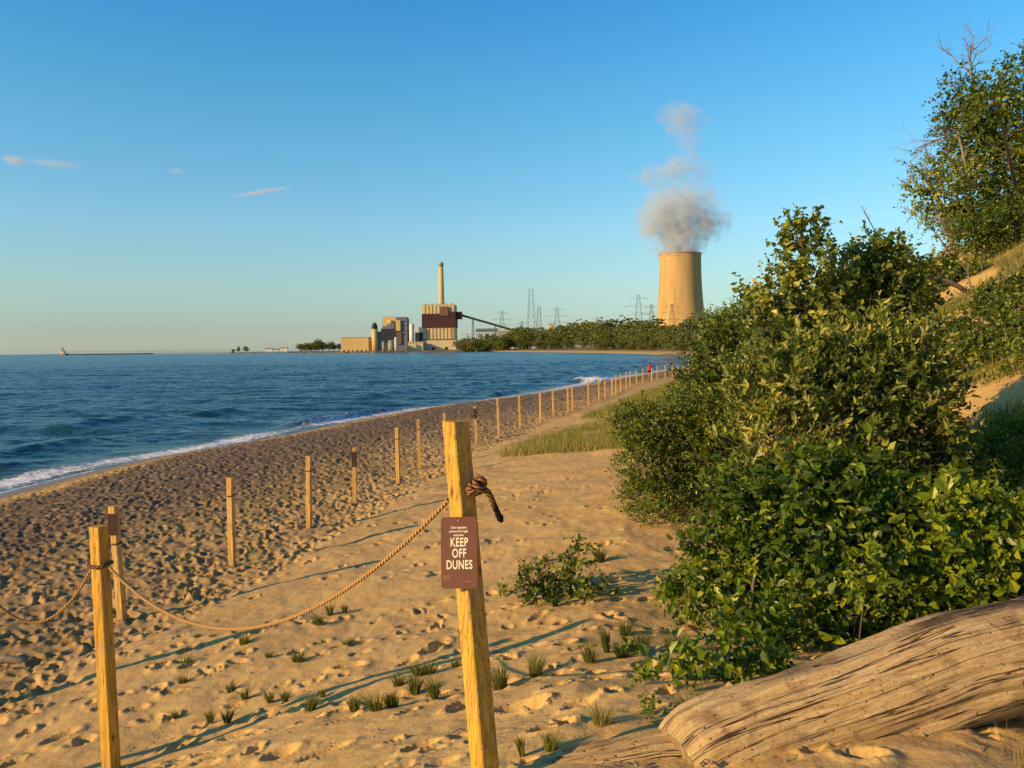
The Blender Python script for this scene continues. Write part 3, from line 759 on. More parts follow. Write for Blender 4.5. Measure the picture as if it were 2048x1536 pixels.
# ------------------------------------------------------------------ driftwood
def wood_log(name, path, rad, label, seed=1, n=72, m_=170, knob=0.12, barkband=True):
    path = np.asarray(path, float); k = np.arange(len(path)); tt = np.linspace(0, len(path) - 1, m_)
    # smooth the path (Catmull-Rom)
    def cr(v):
        out_ = []
        for q in tt:
            i = min(int(q), len(path) - 2); u = q - i
            p0, p1, p2, p3 = v[max(i - 1, 0)], v[i], v[i + 1], v[min(i + 2, len(v) - 1)]
            out_.append(0.5 * (2 * p1 + (p2 - p0) * u + (2 * p0 - 5 * p1 + 4 * p2 - p3) * u * u + (3 * p1 - p0 - 3 * p2 + p3) * u ** 3))
        return np.array(out_)
    pts = cr(path); rr = cr(np.asarray(rad, float))
    U, V = frames(pts); s = np.concatenate([[0], np.cumsum(np.linalg.norm(np.diff(pts, axis=0), axis=1))])
    a = np.arange(n + 1) * 2 * math.pi / n
    an = np.tile(a % (2 * math.pi), (m_, 1)); sn = np.tile(s[:, None], (1, n + 1))
    cx, cy = np.cos(an) * 3, np.sin(an) * 3
    nz = (fbm(cx + sn * 1.1 + seed * 7, cy + 3.1 * seed + sn * 0.6, seed, 3) - 0.5) * knob * 2.0
    gr = (fbm(cx * 7 + seed + sn * 1.1, cy * 7 + sn * 1.7, seed + 5, 4) - 0.5) * 0.24
    crv = rr[:, None] * (1 + nz + gr)
    ring = pts[:, None, :] + crv[:, :, None] * (np.cos(a)[None, :, None] * U[:, None, :] + np.sin(a)[None, :, None] * V[:, None, :])
    nrm_z = (np.cos(a)[None, :] * U[:, 2:3] + np.sin(a)[None, :] * V[:, 2:3])
    v = ring.reshape(-1, 3)
    i = np.arange(m_ - 1)[:, None] * (n + 1); j = np.arange(n)[None, :]
    f = np.stack([i + j, i + j + 1, i + n + 1 + j + 1, i + n + 1 + j], -1).reshape(-1, 4)
    c0 = len(v); v = np.concatenate([v, pts[:1] + (pts[0] - pts[1]) * 0.2, pts[-1:]])
    jj = np.arange(n); base = (m_ - 1) * (n + 1)
    f3 = np.concatenate([np.stack([np.full(n, c0), jj + 1, jj], -1), np.stack([np.full(n, c0 + 1), base + jj, base + jj + 1], -1)])
    bark = sstep(0.90, 1.0, nrm_z + (fbm(sn * 2, an, 9, 3) - 0.5) * 0.35) * (1.0 if barkband else 0)
    pad = lambda q: np.concatenate([q.ravel(), [0, 0]])
    o = mesh_np(name, v, [f, f3], M['drift'], None, True, {'along': pad(sn), 'around': pad(an / (2 * math.pi) * 1.0), 'bark': pad(bark)})
    return tag(o, label, 'driftwood')
lg = [P(1372, 1550, 3.0), P(1400, 1532, 3.02), P(1440, 1510, 3.04), P(1530, 1474, 3.08), P(1640, 1438, 3.13), P(1760, 1396, 3.2), P(1880, 1350, 3.28), P(1990, 1322, 3.36), P(2120, 1295, 3.45), P(2300, 1235, 3.6)]
wood_log('driftwood_log', lg, [0.18, 0.202, 0.208, 0.205, 0.208, 0.217, 0.222, 0.228, 0.235, 0.24], 'big pale weathered driftwood log lying across the bottom right corner', 3)
lg2 = [P(1410, 1540, 3.05), P(1330, 1525, 3.05), P(1240, 1538, 3.02), P(1130, 1556, 3.0), P(1010, 1585, 3.0)]
wood_log('driftwood_log', lg2, [0.14, 0.125, 0.11, 0.095, 0.06], 'low reddish end of driftwood half buried in sand left of the big log', 8, barkband=False)

#PART3
# ------------------------------------------------------------------ vegetation
def unit(v): return v / (np.linalg.norm(v, axis=-1, keepdims=True) + 1e-9)
def leaves_geo(pos, d, nrm, L, W, shape='oval'):
    """6-vertex leaf, folded along its midrib"""
    d = unit(d); side = unit(np.cross(d, nrm)); nn = np.cross(side, d)
    L = L[:, None]; W = W[:, None]
    fold = 0.22
    a, b = (0.34, 0.72) if shape == 'oval' else (0.26, 0.60)
    wa, wb = (0.5, 0.40) if shape == 'oval' else (0.55, 0.36)
    if shape == 'long': wa, wb = 0.42, 0.38
    tipdrop = nn * (-0.12) * L
    v = np.stack([pos, pos + d * L * a + side * W * wa + nn * W * fold, pos + d * L * b + side * W * wb + nn * W * fold + tipdrop * 0.4,
                  pos + d * L + tipdrop, pos + d * L * b - side * W * wb + nn * W * fold + tipdrop * 0.4, pos + d * L * a - side * W * wa + nn * W * fold], 1)
    n = len(pos); b0 = np.arange(n)[:, None] * 6
    f = np.concatenate([b0 + np.array([0, 1, 2, 3]), b0 + np.array([0, 3, 4, 5])])
    return v.reshape(-1, 3), f
def shoots_in_lobes(lobes, n_total, rg, slen, upness=0.5, shell=0.45):
    C = np.array([l[:3] for l in lobes]); Rr = np.array([l[3] for l in lobes])
    w = Rr ** 2; idx = rg.choice(len(lobes), n_total, p=w / w.sum())
    dd = unit(rg.normal(size=(n_total, 3)))
    rad = (shell + (1 - shell) * rg.random(n_total) ** 0.6)
    # uneven outline
    lump = 0.78 + 0.5 * vnoise(dd[:, 0] * 2.3 + idx * 7.7 + dd[:, 2] * 2.9, dd[:, 1] * 2.3 + idx * 3.3 - dd[:, 2] * 1.7, 5)
    start = C[idx] + dd * (Rr[idx] * rad * lump)[:, None] * np.array([1, 1, 0.95])
    dirv = unit(dd * 0.8 + np.array([0, 0, upness]) + rg.normal(size=(n_total, 3)) * 0.45)
    return start, dirv, slen * (0.6 + 0.8 * rg.random(n_total)), idx
def foliage_mesh(name, lobes, n_shoot, per, leaf, slen, mat, parent, seed, upness=0.5, shape='oval', ratio=0.62, shell=0.45, clear=True, droop=0.2, limey=0.12, twig=None, twigr=0.003, facing=0.35, keep=1.0):
    rg = np.random.default_rng(seed)
    st, dv, sl, idx = shoots_in_lobes(lobes, n_shoot, rg, slen, upness, shell)
    k = np.arange(per)[None, :]
    tpos = (k + 0.6) / per
    p = st[:, None, :] + dv[:, None, :] * (sl[:, None] * tpos)[:, :, None]
    p[:, :, 2] -= (tpos ** 2) * sl[:, None] * 0.25
    ref = unit(np.cross(dv, rg.normal(size=dv.shape)))
    sgn_ = np.where(k % 2 == 0, 1.0, -1.0)
    sd_ = ref[:, None, :] * sgn_[:, :, None] + 0.55 * rg.normal(size=p.shape)
    ld = unit(unit(sd_) * 0.9 + dv[:, None, :] * 0.55 + np.array([0, 0, -droop]))
    nrm = unit(rg.normal(size=p.shape) * 0.7 + np.array([-facing * 1.4, -facing * 0.8, 0.55]))
    Ls = leaf * (0.45 + 0.95 * rg.random((n_shoot, per)) ** 1.4) * (0.8 + 0.45 * rg.random((n_shoot, 1))) * (1.05 - 0.35 * tpos)
    clump = vnoise(st[:, 0] * 1.7 / max(slen, .05) * 0.35, st[:, 2] * 1.7 / max(slen, .05) * 0.35 + st[:, 1], seed)
    tint = np.clip(0.42 + (clump[:, None] - 0.5) * 0.5 + rg.normal(size=(n_shoot, per)) * 0.22 + (rg.random((n_shoot, 1)) < limey) * 0.32, 0, 1)
    p = p.reshape(-1, 3); ld = ld.reshape(-1, 3); nrm = nrm.reshape(-1, 3); Ls = Ls.ravel(); tint = tint.ravel()
    ok = np.ones(len(p), bool)
    if clear: ok &= p[:, 2] > Z(p[:, 0], p[:, 1]) + 0.02
    if keep < 1: ok &= rg.random(len(p)) < keep
    p, ld, nrm, Ls, tint = p[ok], ld[ok], nrm[ok], Ls[ok], tint[ok]
    org = np.array(parent.location) if parent else np.zeros(3)
    v, f = leaves_geo(p - org, ld, nrm, Ls, Ls * ratio, shape)
    o = mesh_np(name, v, f, mat, parent, False, {'tint': np.repeat(tint, 6)})
    if twig:
        m_ = min(n_shoot, twig)
        a_ = st[:m_] - dv[:m_] * sl[:m_, None] * 0.6; b_ = st[:m_] + dv[:m_] * sl[:m_, None] * 0.95; b_[:, 2] -= sl[:m_] * 0.2
        good = a_[:, 2] > Z(a_[:, 0], a_[:, 1]); a_, b_ = a_[good] - org, b_[good] - org
        s1 = unit(np.cross(b_ - a_, [0.3, 0.2, 1])) * twigr; s2 = unit(np.cross(b_ - a_, s1)) * twigr
        tv = np.stack([a_ + s1, a_ - 0.5 * s1 + s2, a_ - 0.5 * s1 - s2, b_ + s1 * .4, b_ - 0.2 * s1 + s2 * .4, b_ - 0.2 * s1 - s2 * .4], 1).reshape(-1, 3)
        b0 = np.arange(len(a_))[:, None] * 6
        tf = np.concatenate([b0 + np.array([0, 1, 4, 3]), b0 + np.array([1, 2, 5, 4]), b0 + np.array([2, 0, 3, 5])])
        return o, (tv, tf)
    return o, None
def px_lobes(D, spec):
    L = []
    for s in spec:
        px, py, r = s[:3]; dd = s[3] if len(s) > 3 else 0
        DD = D + dd; g_ = G(px, py, 260)
        if g_[1] > 2: DD = min(DD, g_[1] - 0.7 * r * g_[1] / F)      # sit in front of / on the slope, never inside it
        c = P(px, py, DD); L.append((c[0], c[1], c[2], r * DD / F))
    return L
def branchy(mb, a, d, L, r, depth, rgl, spread=0.6, up=0.05, seg=5, tips=None):
    pts = [np.array(a, float)]; dd = np.array(d, float)
    for k in range(seg):
        dd = unit(dd + np.array([rgl.gauss(0, .16), rgl.gauss(0, .16), rgl.gauss(up, .12)]))
        pts.append(pts[-1] + dd * L / seg)
    tube(mb, pts, np.linspace(r, r * 0.45, len(pts)), 6 if depth > 1 else 4, caps=False)
    if depth == 0:
        if tips is not None: tips.append(pts[-1])
        return
    for q in range(rgl.randint(2, 4)):
        i = rgl.randint(1, seg)
        nd = unit(dd + np.array([rgl.gauss(0, spread), rgl.gauss(0, spread), rgl.gauss(up, spread * .7)]))
        branchy(mb, pts[i], nd, L * rgl.uniform(.55, .8), r * 0.55, depth - 1, rgl, spread, up, seg, tips)
def shrub(name, label, cat, D, spec, n_shoot, per, leaf, slen, mat, seed, stems=6, group=None, base=None, stem_r=0.02, **kw):
    L = px_lobes(D, spec)
    C = np.array([l[:3] for l in L])
    if base is None: bx, by = C[:, 0].mean(), C[:, 1].mean() + 0.1
    else: bx, by = base
    zb = z1(bx, by)
    e = empty(name, (bx, by, zb), label, cat, group)
    o, tw = foliage_mesh('foliage', L, n_shoot, per, leaf, slen, mat, e, seed, **kw)
    mb = MB(); rgl = random.Random(seed)
    B = np.array([bx, by, zb])
    for q in range(stems):
        l = L[q % len(L)]
        end = np.array(l[:3]) - B + np.array([rgl.uniform(-.4, .4), rgl.uniform(-.4, .4), rgl.uniform(0, .7)]) * l[3]
        s0 = np.array([rgl.uniform(-.12, .12), rgl.uniform(-.12, .12), -0.15])
        gx_ = z1(bx + s0[0], by + s0[1]) - zb
        s0[2] += gx_
        mid = s0 * 0.5 + end * 0.5 + np.array([rgl.uniform(-.12, .12), rgl.uniform(-.1, .1), 0.10]) * np.linalg.norm(end)
        t_ = np.linspace(0, 1, 9)[:, None]
        pts = (1 - t_) ** 2 * s0 + 2 * t_ * (1 - t_) * mid + t_ ** 2 * end
        tube(mb, pts, np.linspace(stem_r, stem_r * 0.3, 9), 6)
        if D < 15 and leaf > 0.055 and q % 2 == 0:      # bare twigs reaching out of the leaves
            branchy(mb, pts[6], unit(end - s0 + np.array([rgl.gauss(0, .5), rgl.gauss(0, .5), rgl.gauss(.1, .4)])), l[3] * 1.5, stem_r * .38, 2, rgl, .45, .06)
    if tw: mb.add(*tw)
    mb.build('stems', M['bark'], e)
    return e
OV = dict(shape='oval')
# tall round-leaved shrub reaching into the sky
shrub('cottonwood_sapling', 'tall round-leaved shrub with the highest narrow crown, left of the bushy crowns', 'shrub', 9.2,
      [(1612, 480, 34), (1598, 530, 46), (1648, 570, 36), (1560, 600, 52), (1630, 640, 66), (1545, 660, 58), (1610, 725, 80), (1525, 605, 26), (1600, 455, 16)], 520, 10, 0.075, 0.36, M['round_leaf'], 21, 8,
      shape='round', ratio=0.92, twig=300, limey=0.22, droop=0.5, upness=1.0, shell=0.2, stem_r=0.028)
shrub('leafy_shrub', 'broad dark crown with pale leaf tips, right of the tallest narrow shrub', 'shrub', 9.8,
      [(1755, 522, 40), (1715, 560, 44), (1790, 560, 50), (1760, 610, 75), (1690, 620, 55), (1815, 600, 50), (1690, 520, 20), (1840, 555, 24), (1762, 490, 12), (1790, 680, 62), (1720, 690, 62)], 900, 10, 0.072, 0.34, M['round_leaf'], 22, 8,
      shape='oval', ratio=0.72, twig=300, limey=0.14, upness=1.0, shell=0.2, stem_r=0.028)
shrub('willow_shrub', 'grey-green shrub with upright narrow leaves in the centre of the thicket', 'shrub', 8.4,
      [(1600, 800, 95), (1700, 765, 78), (1790, 730, 55), (1520, 770, 66), (1655, 690, 34), (1745, 668, 26), (1690, 830, 100), (1800, 800, 90), (1560, 880, 80), (1850, 735, 42), (1860, 790, 45)], 1250, 10, 0.100, 0.40, M['willow_leaf'], 23, 10,
      shape='oval', ratio=0.46, upness=1.1, droop=-0.4, twig=500, limey=0.10)
shrub('leafy_shrub', 'green shrub at the left flank of the thicket rising from the grassy beach', 'shrub', 13.5,
      [(1480, 715, 56), (1540, 690, 55), (1440, 770, 60), (1500, 800, 80), (1400, 770, 36), (1425, 710, 36), (1460, 672, 30), (1495, 655, 30), (1450, 840, 60)], 1500, 11, 0.075, 0.36, M['dark_leaf'], 24, 6, twig=200, limey=0.15)
shrub('dense_low_shrub', 'dark dense low shrub reaching furthest left over the open sand', 'shrub', 11.3,
      [(1290, 860, 52), (1262, 850, 26), (1350, 850, 60), (1300, 930, 62), (1400, 900, 85), (1290, 1000, 45), (1370, 990, 65), (1450, 960, 70), (1310, 1040, 35), (1420, 850, 70), (1440, 1010, 50)], 4200, 11, 0.043, 0.22, M['dark_leaf'], 25, 9,
      twig=300, limey=0.05, shell=0.5)
shrub('vine_shrub', 'lush bright green leafy shrub at the thicket front left, trailing onto sand', 'shrub', 6.3,
      [(1500, 1010, 62), (1470, 1090, 62), (1560, 1080, 85), (1420, 1180, 48), (1500, 1190, 90), (1370, 1190, 28), (1520, 1290, 70), (1430, 1360, 48), (1490, 1350, 50), (1380, 1350, 22), (1600, 1180, 90)], 1250, 9, 0.076, 0.26, M['vine_leaf'], 26, 9,
      ratio=0.66, twig=350, limey=0.08, stem_r=0.012)
shrub('vine_shrub', 'big-leaved green shrub behind the middle of the driftwood log with yellow sprigs', 'shrub', 5.9,
      [(1680, 1020, 70), (1610, 955, 26), (1720, 935, 30), (1640, 1120, 95), (1740, 1110, 90), (1700, 1210, 85), (1610, 1280, 60), (1790, 1230, 70), (1770, 1030, 58), (1650, 975, 45)], 1000, 9, 0.090, 0.28, M['vine_leaf'], 27, 9,
      ratio=0.62, twig=300, limey=0.05, stem_r=0.012)
shrub('vine_shrub', 'yellow-tinged sprig of leaves glowing in the middle of the big-leaved shrub', 'shrub', 5.2,
      [(1742, 1140, 34), (1735, 1180, 26)], 40, 8, 0.062, 0.18, M['vine_leaf'], 28, 2, limey=1.0, stem_r=0.006, ratio=0.6)
shrub('vine_shrub', 'dark green big-leaved shrub at the right edge just above the log', 'shrub', 5.6,
      [(1850, 1120, 76), (1890, 1060, 50), (1915, 1000, 26), (1920, 1150, 85), (2010, 1160, 75), (1990, 1080, 50), (1850, 1210, 55), (1940, 1210, 45)], 860, 9, 0.086, 0.26, M['vine_leaf'], 29, 7,
      ratio=0.62, twig=250, limey=0.05, stem_r=0.012)
shrub('leafy_shrub', 'deep green shrub right of centre below the bare sand patches', 'shrub', 8.6,
      [(1830, 900, 85), (1760, 920, 85), (1880, 960, 70), (1800, 1000, 80), (1700, 900, 80), (1930, 985, 40)], 850, 10, 0.078, 0.30, M['dark_leaf'], 30, 8, twig=250, limey=0.16, ratio=0.66)
shrub('leafy_shrub', 'rounded shrub on the lower dune face at the right edge, above the sand patches', 'shrub', 14.5,
      [(1900, 745, 52), (1960, 720, 55), (2030, 690, 60), (1850, 760, 42), (2060, 725, 40)], 1000, 10, 0.075, 0.30, M['dark_leaf'], 31, 6, twig=200, limey=0.15)
shrub('leafy_shrub', 'lighter green low shrub at the right edge between two sand patches', 'shrub', 10.5,
      [(2030, 885, 36), (1990, 895, 24), (1975, 925, 34), (2040, 935, 40), (1930, 900, 26), (1975, 975, 34), (2050, 1040, 40)], 620, 10, 0.06, 0.24, M['vine_leaf'], 32, 5, twig=150, limey=0.2)
shrub('distant_shrub', 'distant olive bush at the left end of the thicket against the wooded shore', 'shrub', 42,
      [(1432, 660, 30), (1470, 650, 30), (1430, 700, 30), (1415, 720, 20), (1500, 640, 30), (1460, 700, 40)], 800, 10, 0.16, 0.9, M['willow_leaf'], 33, 5, limey=0.1)
shrub('distant_shrub', 'middle-distance green bush beside the grassy strip left of the thicket', 'shrub', 22,
      [(1420, 800, 30), (1390, 800, 22), (1460, 760, 50), (1470, 820, 60), (1420, 760, 30), (1530, 700, 50)], 900, 10, 0.11, 0.5, M['dark_leaf'], 34, 5, limey=0.15)
shrub('distant_shrub', 'dark bush under the dead branch high on the dune slope', 'shrub', 26,
      [(1880, 545, 26), (1910, 560, 26), (1850, 560, 26), (1940, 550, 22), (1820, 580, 26)], 520, 9, 0.12, 0.5, M['dark_leaf'], 35, 4)
shrub('distant_shrub', 'small dark bush beside the pale bare patch halfway up the dune', 'shrub', 21,
      [(1915, 665, 22), (1940, 672, 18), (1890, 675, 15)], 200, 9, 0.10, 0.4, M['dark_leaf'], 36, 3)
shrub('distant_shrub', 'dark green bush at the right edge on the middle dune slope', 'shrub', 22,
      [(1990, 610, 32), (2030, 640, 36), (2050, 590, 30)], 460, 9, 0.11, 0.45, M['dark_leaf'], 37, 3)
shrub('young_shrub', 'small sparse leafy sapling alone on the sand right of the sign post', 'shrub', 7.6,
      [(1060, 1170, 34), (1100, 1175, 34), (1150, 1115, 26), (1145, 1160, 30), (1190, 1190, 32), (1080, 1210, 26), (1130, 1195, 30), (1160, 1090, 12)], 190, 7, 0.058, 0.16, M['dark_leaf'], 38, 9, base=None, stem_r=0.008, twig=95, limey=0.02, shell=0.2, ratio=0.7)
for q, (px, py, r_, lab) in enumerate([(1290, 1362, 16, 'low creeping vine shoot on sand left of the bright green shrub'), (1345, 1195, 20, 'small vine shoot reaching left out of the bright green shrub'),
                                  (1300, 1436, 20, 'little leafy seedling on the sand just above the log end'), (1255, 1305, 18, 'yellowish seedling between the grass tufts below the sapling'),
                                  (1245, 1028, 14, 'tiny seedling at the lower left foot of the dense low shrub'), (1000, 1185, 8, 'tiny sprig on sand between sign post and sapling')]):
    g = G(px, py + 8, 40)
    shrub('seedling', lab, 'seedling', g[1], [(px, py, r_), (px + r_, py + 2, r_ * .8)], 12 if q else 22, 6, 0.045, 0.10, M['vine_leaf'], 60 + q, 3, stem_r=0.004, limey=0.3, shell=0.0)

# ------------------------------------------------------------------ trees on the dune crest
def crest_tree(label, D, base_px, spec, n_shoot, mat, seed, leaf=0.13, trunk_r=0.16, trunk_path=None):
    L = px_lobes(D, spec)
    g = G(*base_px, 120); 
    bx = P(base_px[0], base_px[1], D)[0]; zb = z1(bx, D)
    e = empty('dune_tree', (bx, D, zb), label, 'tree', 'trees on the dune crest')
    foliage_mesh('crown', L, n_shoot, 10, leaf, 0.6, mat, e, seed, upness=0.35, ratio=0.6, shell=0.25, limey=0.1, facing=0.5)
    mb = MB(); rgl = random.Random(seed); B = np.array([bx, D, zb])
    top = max(L, key=lambda l: l[2]); end = np.array(top[:3]) - B
    t_ = np.linspace(0, 1, 12)[:, None]
    mid = np.array([end[0] * 0.2 + 0.3, 0, end[2] * 0.5])
    tr = (1 - t_) ** 2 * np.array([0, 0, -0.5]) + 2 * t_ * (1 - t_) * mid + t_ ** 2 * end
    tube(mb, tr, np.linspace(trunk_r, trunk_r * .25, 12), 8)
    for l in L:
        ce = np.array(l[:3]) - B; i = min(max(int(ce[2] / max(end[2], .1) * 7) - 1, 1), 10)
        s0 = tr[i]; m_ = (s0 + ce) / 2 + np.array([0, 0, 0.15])
        pts = (1 - t_) ** 2 * s0 + 2 * t_ * (1 - t_) * m_ + t_ ** 2 * ce
        tube(mb, pts, np.linspace(trunk_r * .45, trunk_r * .12, 12), 6)
        for q in range(5):
            branchy(mb, pts[rgl.randint(5, 11)], unit(np.array([rgl.gauss(0, 1), rgl.gauss(0, 1), rgl.gauss(.3, .6)])), l[3] * 0.9, trunk_r * .10, 1, rgl, .5)
    mb.build('trunk', M['bark'], e, smooth=True)
    return e, B
crest_tree('large leafy tree filling the upper right edge on the dune crest', 30, (2035, 470),
           [(2035, 180, 50), (2050, 110, 24), (1990, 190, 45), (2030, 250, 80), (1960, 215, 55), (1930, 250, 48), (1960, 300, 75), (2040, 340, 85), (1985, 380, 70), (1905, 170, 22), (1915, 210, 28), (1900, 330, 35), (2040, 430, 70)], 2100, M['dark_leaf'], 101, 0.14, 0.17)
crest_tree('smaller tree with airy leafy boughs leaning left over the crest into the sky', 28.5, (1915, 455),
           [(1850, 335, 18), (1832, 332, 12), (1880, 350, 26), (1835, 380, 20), (1865, 400, 28), (1900, 400, 36), (1845, 435, 14), (1890, 440, 30), (1930, 430, 40), (1960, 455, 40), (1930, 350, 30)], 640, M['willow_leaf'], 102, 0.12, 0.09)
crest_tree('low scrub tree at the crest where grass meets the crown of the big tree', 26.5, (1985, 490),
           [(1960, 460, 34), (2010, 450, 45), (2050, 430, 45), (1990, 480, 30), (1930, 475, 24)], 620, M['dark_leaf'], 103, 0.11, 0.07)
# dead bare crown above the leafy tree
def dead_tree(label, D, root_px, dirs, L, r, depth, seed, spread=.6, up=.05):
    b = P(*root_px, D); zb = z1(b[0], D)
    e = empty('bare_tree', (b[0], D, zb), label, 'bare tree', 'trees on the dune crest')
    mb = MB(); rgl = random.Random(seed); B = np.array([b[0], D, zb])
    start = np.array(P(*root_px, D)) - B
    tube(mb, [np.array([0.9, .2, -0.5]), np.array([0.8, .25, start[2] * .35]), np.array([0.45, .1, start[2] * .7]), start], [r * 1.7, r * 1.4, r * 1.2, r], 8)
    for d in dirs: branchy(mb, start, unit(np.array(d, float)), L * rgl.uniform(.8, 1.1), r * .75, depth, rgl, spread, up)
    mb.build('bare_branches', M['dead'], e, smooth=True)
dead_tree('bare dead crown of twigs standing out above the leafy tree', 30.5, (1945, 150), [(-.25, 0, 1), (.12, .1, 1), (-.9, 0, .6)], 1.25, 0.05, 3, 12, .62, .02)
dead_tree('leafless branches poking left into the sky at mid height of the crest trees', 29, (1915, 262), [(-1, 0, .0), (-1, .1, -.35), (-.8, 0, -.6)], 1.2, 0.04, 3, 25, .5, .0)
# dead branches on the slope
def branch_log(px_pts, D, r, label, name='dead_branch', wob=0.02):
    pts = [P(a, b, D + i * 0.15) for i, (a, b) in enumerate(px_pts)]
    mb = MB(); rgl = random.Random(int(px_pts[0][0]))
    tube(mb, pts, np.linspace(r, r * .6, len(pts)), 8)
    for q in range(4):
        branchy(mb, pts[rgl.randint(0, len(pts) - 1)], unit(np.array([rgl.gauss(-.4, .6), rgl.gauss(0, .3), rgl.gauss(.1, .5)])), r * 9, r * .3, 1, rgl)
    tag(mb.build(name, M['dead'], None, smooth=True), label, 'dead branch')
branch_log([(1815, 560), (1845, 551), (1880, 556), (1915, 572), (1945, 590)], 22.5, 0.10, 'thick dead branch lying across the dune slope below the crest')
branch_log([(1872, 528), (1890, 500), (1912, 474), (1925, 460)], 27.5, 0.07, 'brown leaning dead trunk at the notch where dune meets sky')
branch_log([(1872, 432), (1890, 448), (1912, 468)], 28, 0.05, 'short grey bough under the left-leaning tree at the crest')
branch_log([(1728, 422), (1738, 440), (1750, 462)], 10, 0.008, 'thin bare twig sticking up out of the broad dark crown')

# ------------------------------------------------------------------ grass (blades as real geometry)
def blades(x, y, z, h, w, lean, rg, tint):
    n = len(x); a = rg.random(n) * 2 * math.pi
    sx, sy = np.cos(a) * w / 2, np.sin(a) * w / 2
    la = rg.random(n) * 2 * math.pi; lx, ly = np.cos(la) * lean * h, np.sin(la) * lean * h
    v = np.stack([np.stack([x - sx, y - sy, z], 1), np.stack([x + sx, y + sy, z], 1),
                  np.stack([x + sx * .75 + lx * .35, y + sy * .75 + ly * .35, z + h * .55], 1), np.stack([x - sx * .75 + lx * .35, y - sy * .75 + ly * .35, z + h * .55], 1),
                  np.stack([x + lx, y + ly, z + h * (1 - lean * .35)], 1)], 1).reshape(-1, 3)
    b = np.arange(n)[:, None] * 5
    return v, [b + np.array([0, 1, 2, 3]), b + np.array([3, 2, 4])], np.repeat(tint, 5)
def grass_field(name, label, x, y, hm, wd, lean, seed, mat, tmean=.5):
    rg = np.random.default_rng(seed); n = len(x)
    h = hm * (0.5 + 0.8 * rg.random(n)); z = Z(x, y) - 0.02
    v, f, t_ = blades(x, y, z, h, wd, lean * rg.random(n), rg, np.clip(tmean + rg.normal(size=n) * .2, 0, 1))
    o = mesh_np(name, v, f, mat, None, False, {'tint': t_})
    return tag(o, label, 'grass', kind='stuff')
rg = np.random.default_rng(5)
def scatter(poly_px, n, dmax=300, clumpsc=None, thr=.4):
    """random ground points whose spots lie inside a patch given by its corner points on the ground"""
    c = np.array([G(px, py, dmax)[:2] for px, py in poly_px])
    lo, hi = c.min(0), c.max(0); out_ = []
    k = 0
    while sum(len(o) for o in out_) < n and k < 60:
        q = lo + rg.random((n * 2, 2)) * (hi - lo); ins = np.zeros(len(q), bool)
        for i in range(len(c)):
            a, b = c[i], c[(i + 1) % len(c)]
            cc = (a[1] > q[:, 1]) != (b[1] > q[:, 1])
            ins ^= cc & (q[:, 0] < (b[0] - a[0]) * (q[:, 1] - a[1]) / (b[1] - a[1] + 1e-9) + a[0])
        q = q[ins]
        if clumpsc: q = q[fbm(q[:, 0] * clumpsc, q[:, 1] * clumpsc, 31, 3) + rg.random(len(q)) * .25 > thr]
        out_.append(q); k += 1
    q = np.concatenate(out_)[:n]
    return q[:, 0], q[:, 1]
x_, y_ = scatter([(985, 905), (1030, 893), (1110, 872), (1240, 835), (1300, 850), (1260, 900), (1150, 903), (1060, 912), (1000, 914)], 14000, clumpsc=0.9, thr=.50)
grass_field('beach_grass', 'bright yellow-green patch of beach grass on open sand left of the dark shrub', x_, y_, 0.26, 0.010, .8, 1, M['grass'], .6)
x_, y_ = scatter([(1160, 838), (1200, 822), (1280, 790), (1370, 757), (1420, 752), (1450, 790), (1330, 820), (1250, 842)], 22000, clumpsc=0.35, thr=.40)
grass_field('beach_grass', 'long strip of low grass between the fence row and the thicket', x_, y_, 0.30, 0.018, .8, 2, M['grass'], .5)
# marram grass over the dune face
n_ = 150000
yy = 9 + 80 * rg.random(n_) ** 1.6; xx = foot_x(yy) + 0.4 + rg.random(n_) * np.minimum(30, 6 + yy * .5)
ok = (fbm(xx * 0.35 + yy * 0.1, yy * 0.16, 77, 4) + rg.random(n_) * .16 > 0.50) & (xx < yy * 0.75 + 2)
ok &= bare(xx, yy) < 0.35
xx, yy = xx[ok], yy[ok]
hgt = 0.34
grass_field('dune_grass', 'olive dune grass covering the steep dune face on the right', xx, yy, 0.32, 0.016, .9, 3, M['grass'], .38)
# individual tufts in the foreground sand
tufts = [(370,1330,18),(368,1368,22),(395,1278,12),(425,1278,12),(487,1290,22),(640,1250,22),(660,1228,18),(690,1222,12),(597,1328,28),(535,1318,15),(693,1295,20),(622,1415,28),(460,1382,20),(420,1440,20),(350,1436,15),(710,1418,28),(752,1425,42),(785,1414,32),(840,1355,32),(830,1382,30),(872,1396,48),(858,1352,28),(911,1335,18),(797,1374,24),(1000,1370,48),(1070,1346,40),(1180,1322,38),(1215,1306,58),(1250,1272,32),(1280,1302,44),(1243,1314,30),(1345,1302,28),(1366,1300,32),(1202,1452,52),(1045,1512,52),(1100,1500,38),(455,1440,22),(1375,1430,50),(1402,1420,40),(1090,1122,14),(1058,1145,22),(1200,1120,26),(1365,1075,20),(1390,1080,24),(540,1400,22),(570,1398,20),(490,1395,20),(646,1392,14)]
special = {(1202, 1452): 'round bushy green tuft just above the log end', (1215, 1306): 'tallest upright tuft right of the sign post below the sapling', (872, 1396): 'tall brownish tuft immediately left of the sign post',
           (1045, 1512): 'thin upright tuft at the bottom edge right of the sign post', (752, 1425): 'brown rounded tuft in the middle bottom foreground', (1070, 1346): 'green spreading tuft right of the sign post foot',
           (1375, 1430): 'fine-bladed tuft at the left upper corner of the log', (622, 1415): 'small round tuft casting shadow in the bottom centre left', (597, 1328): 'rounded tuft below the lowest point of the long rope'}
protos = []
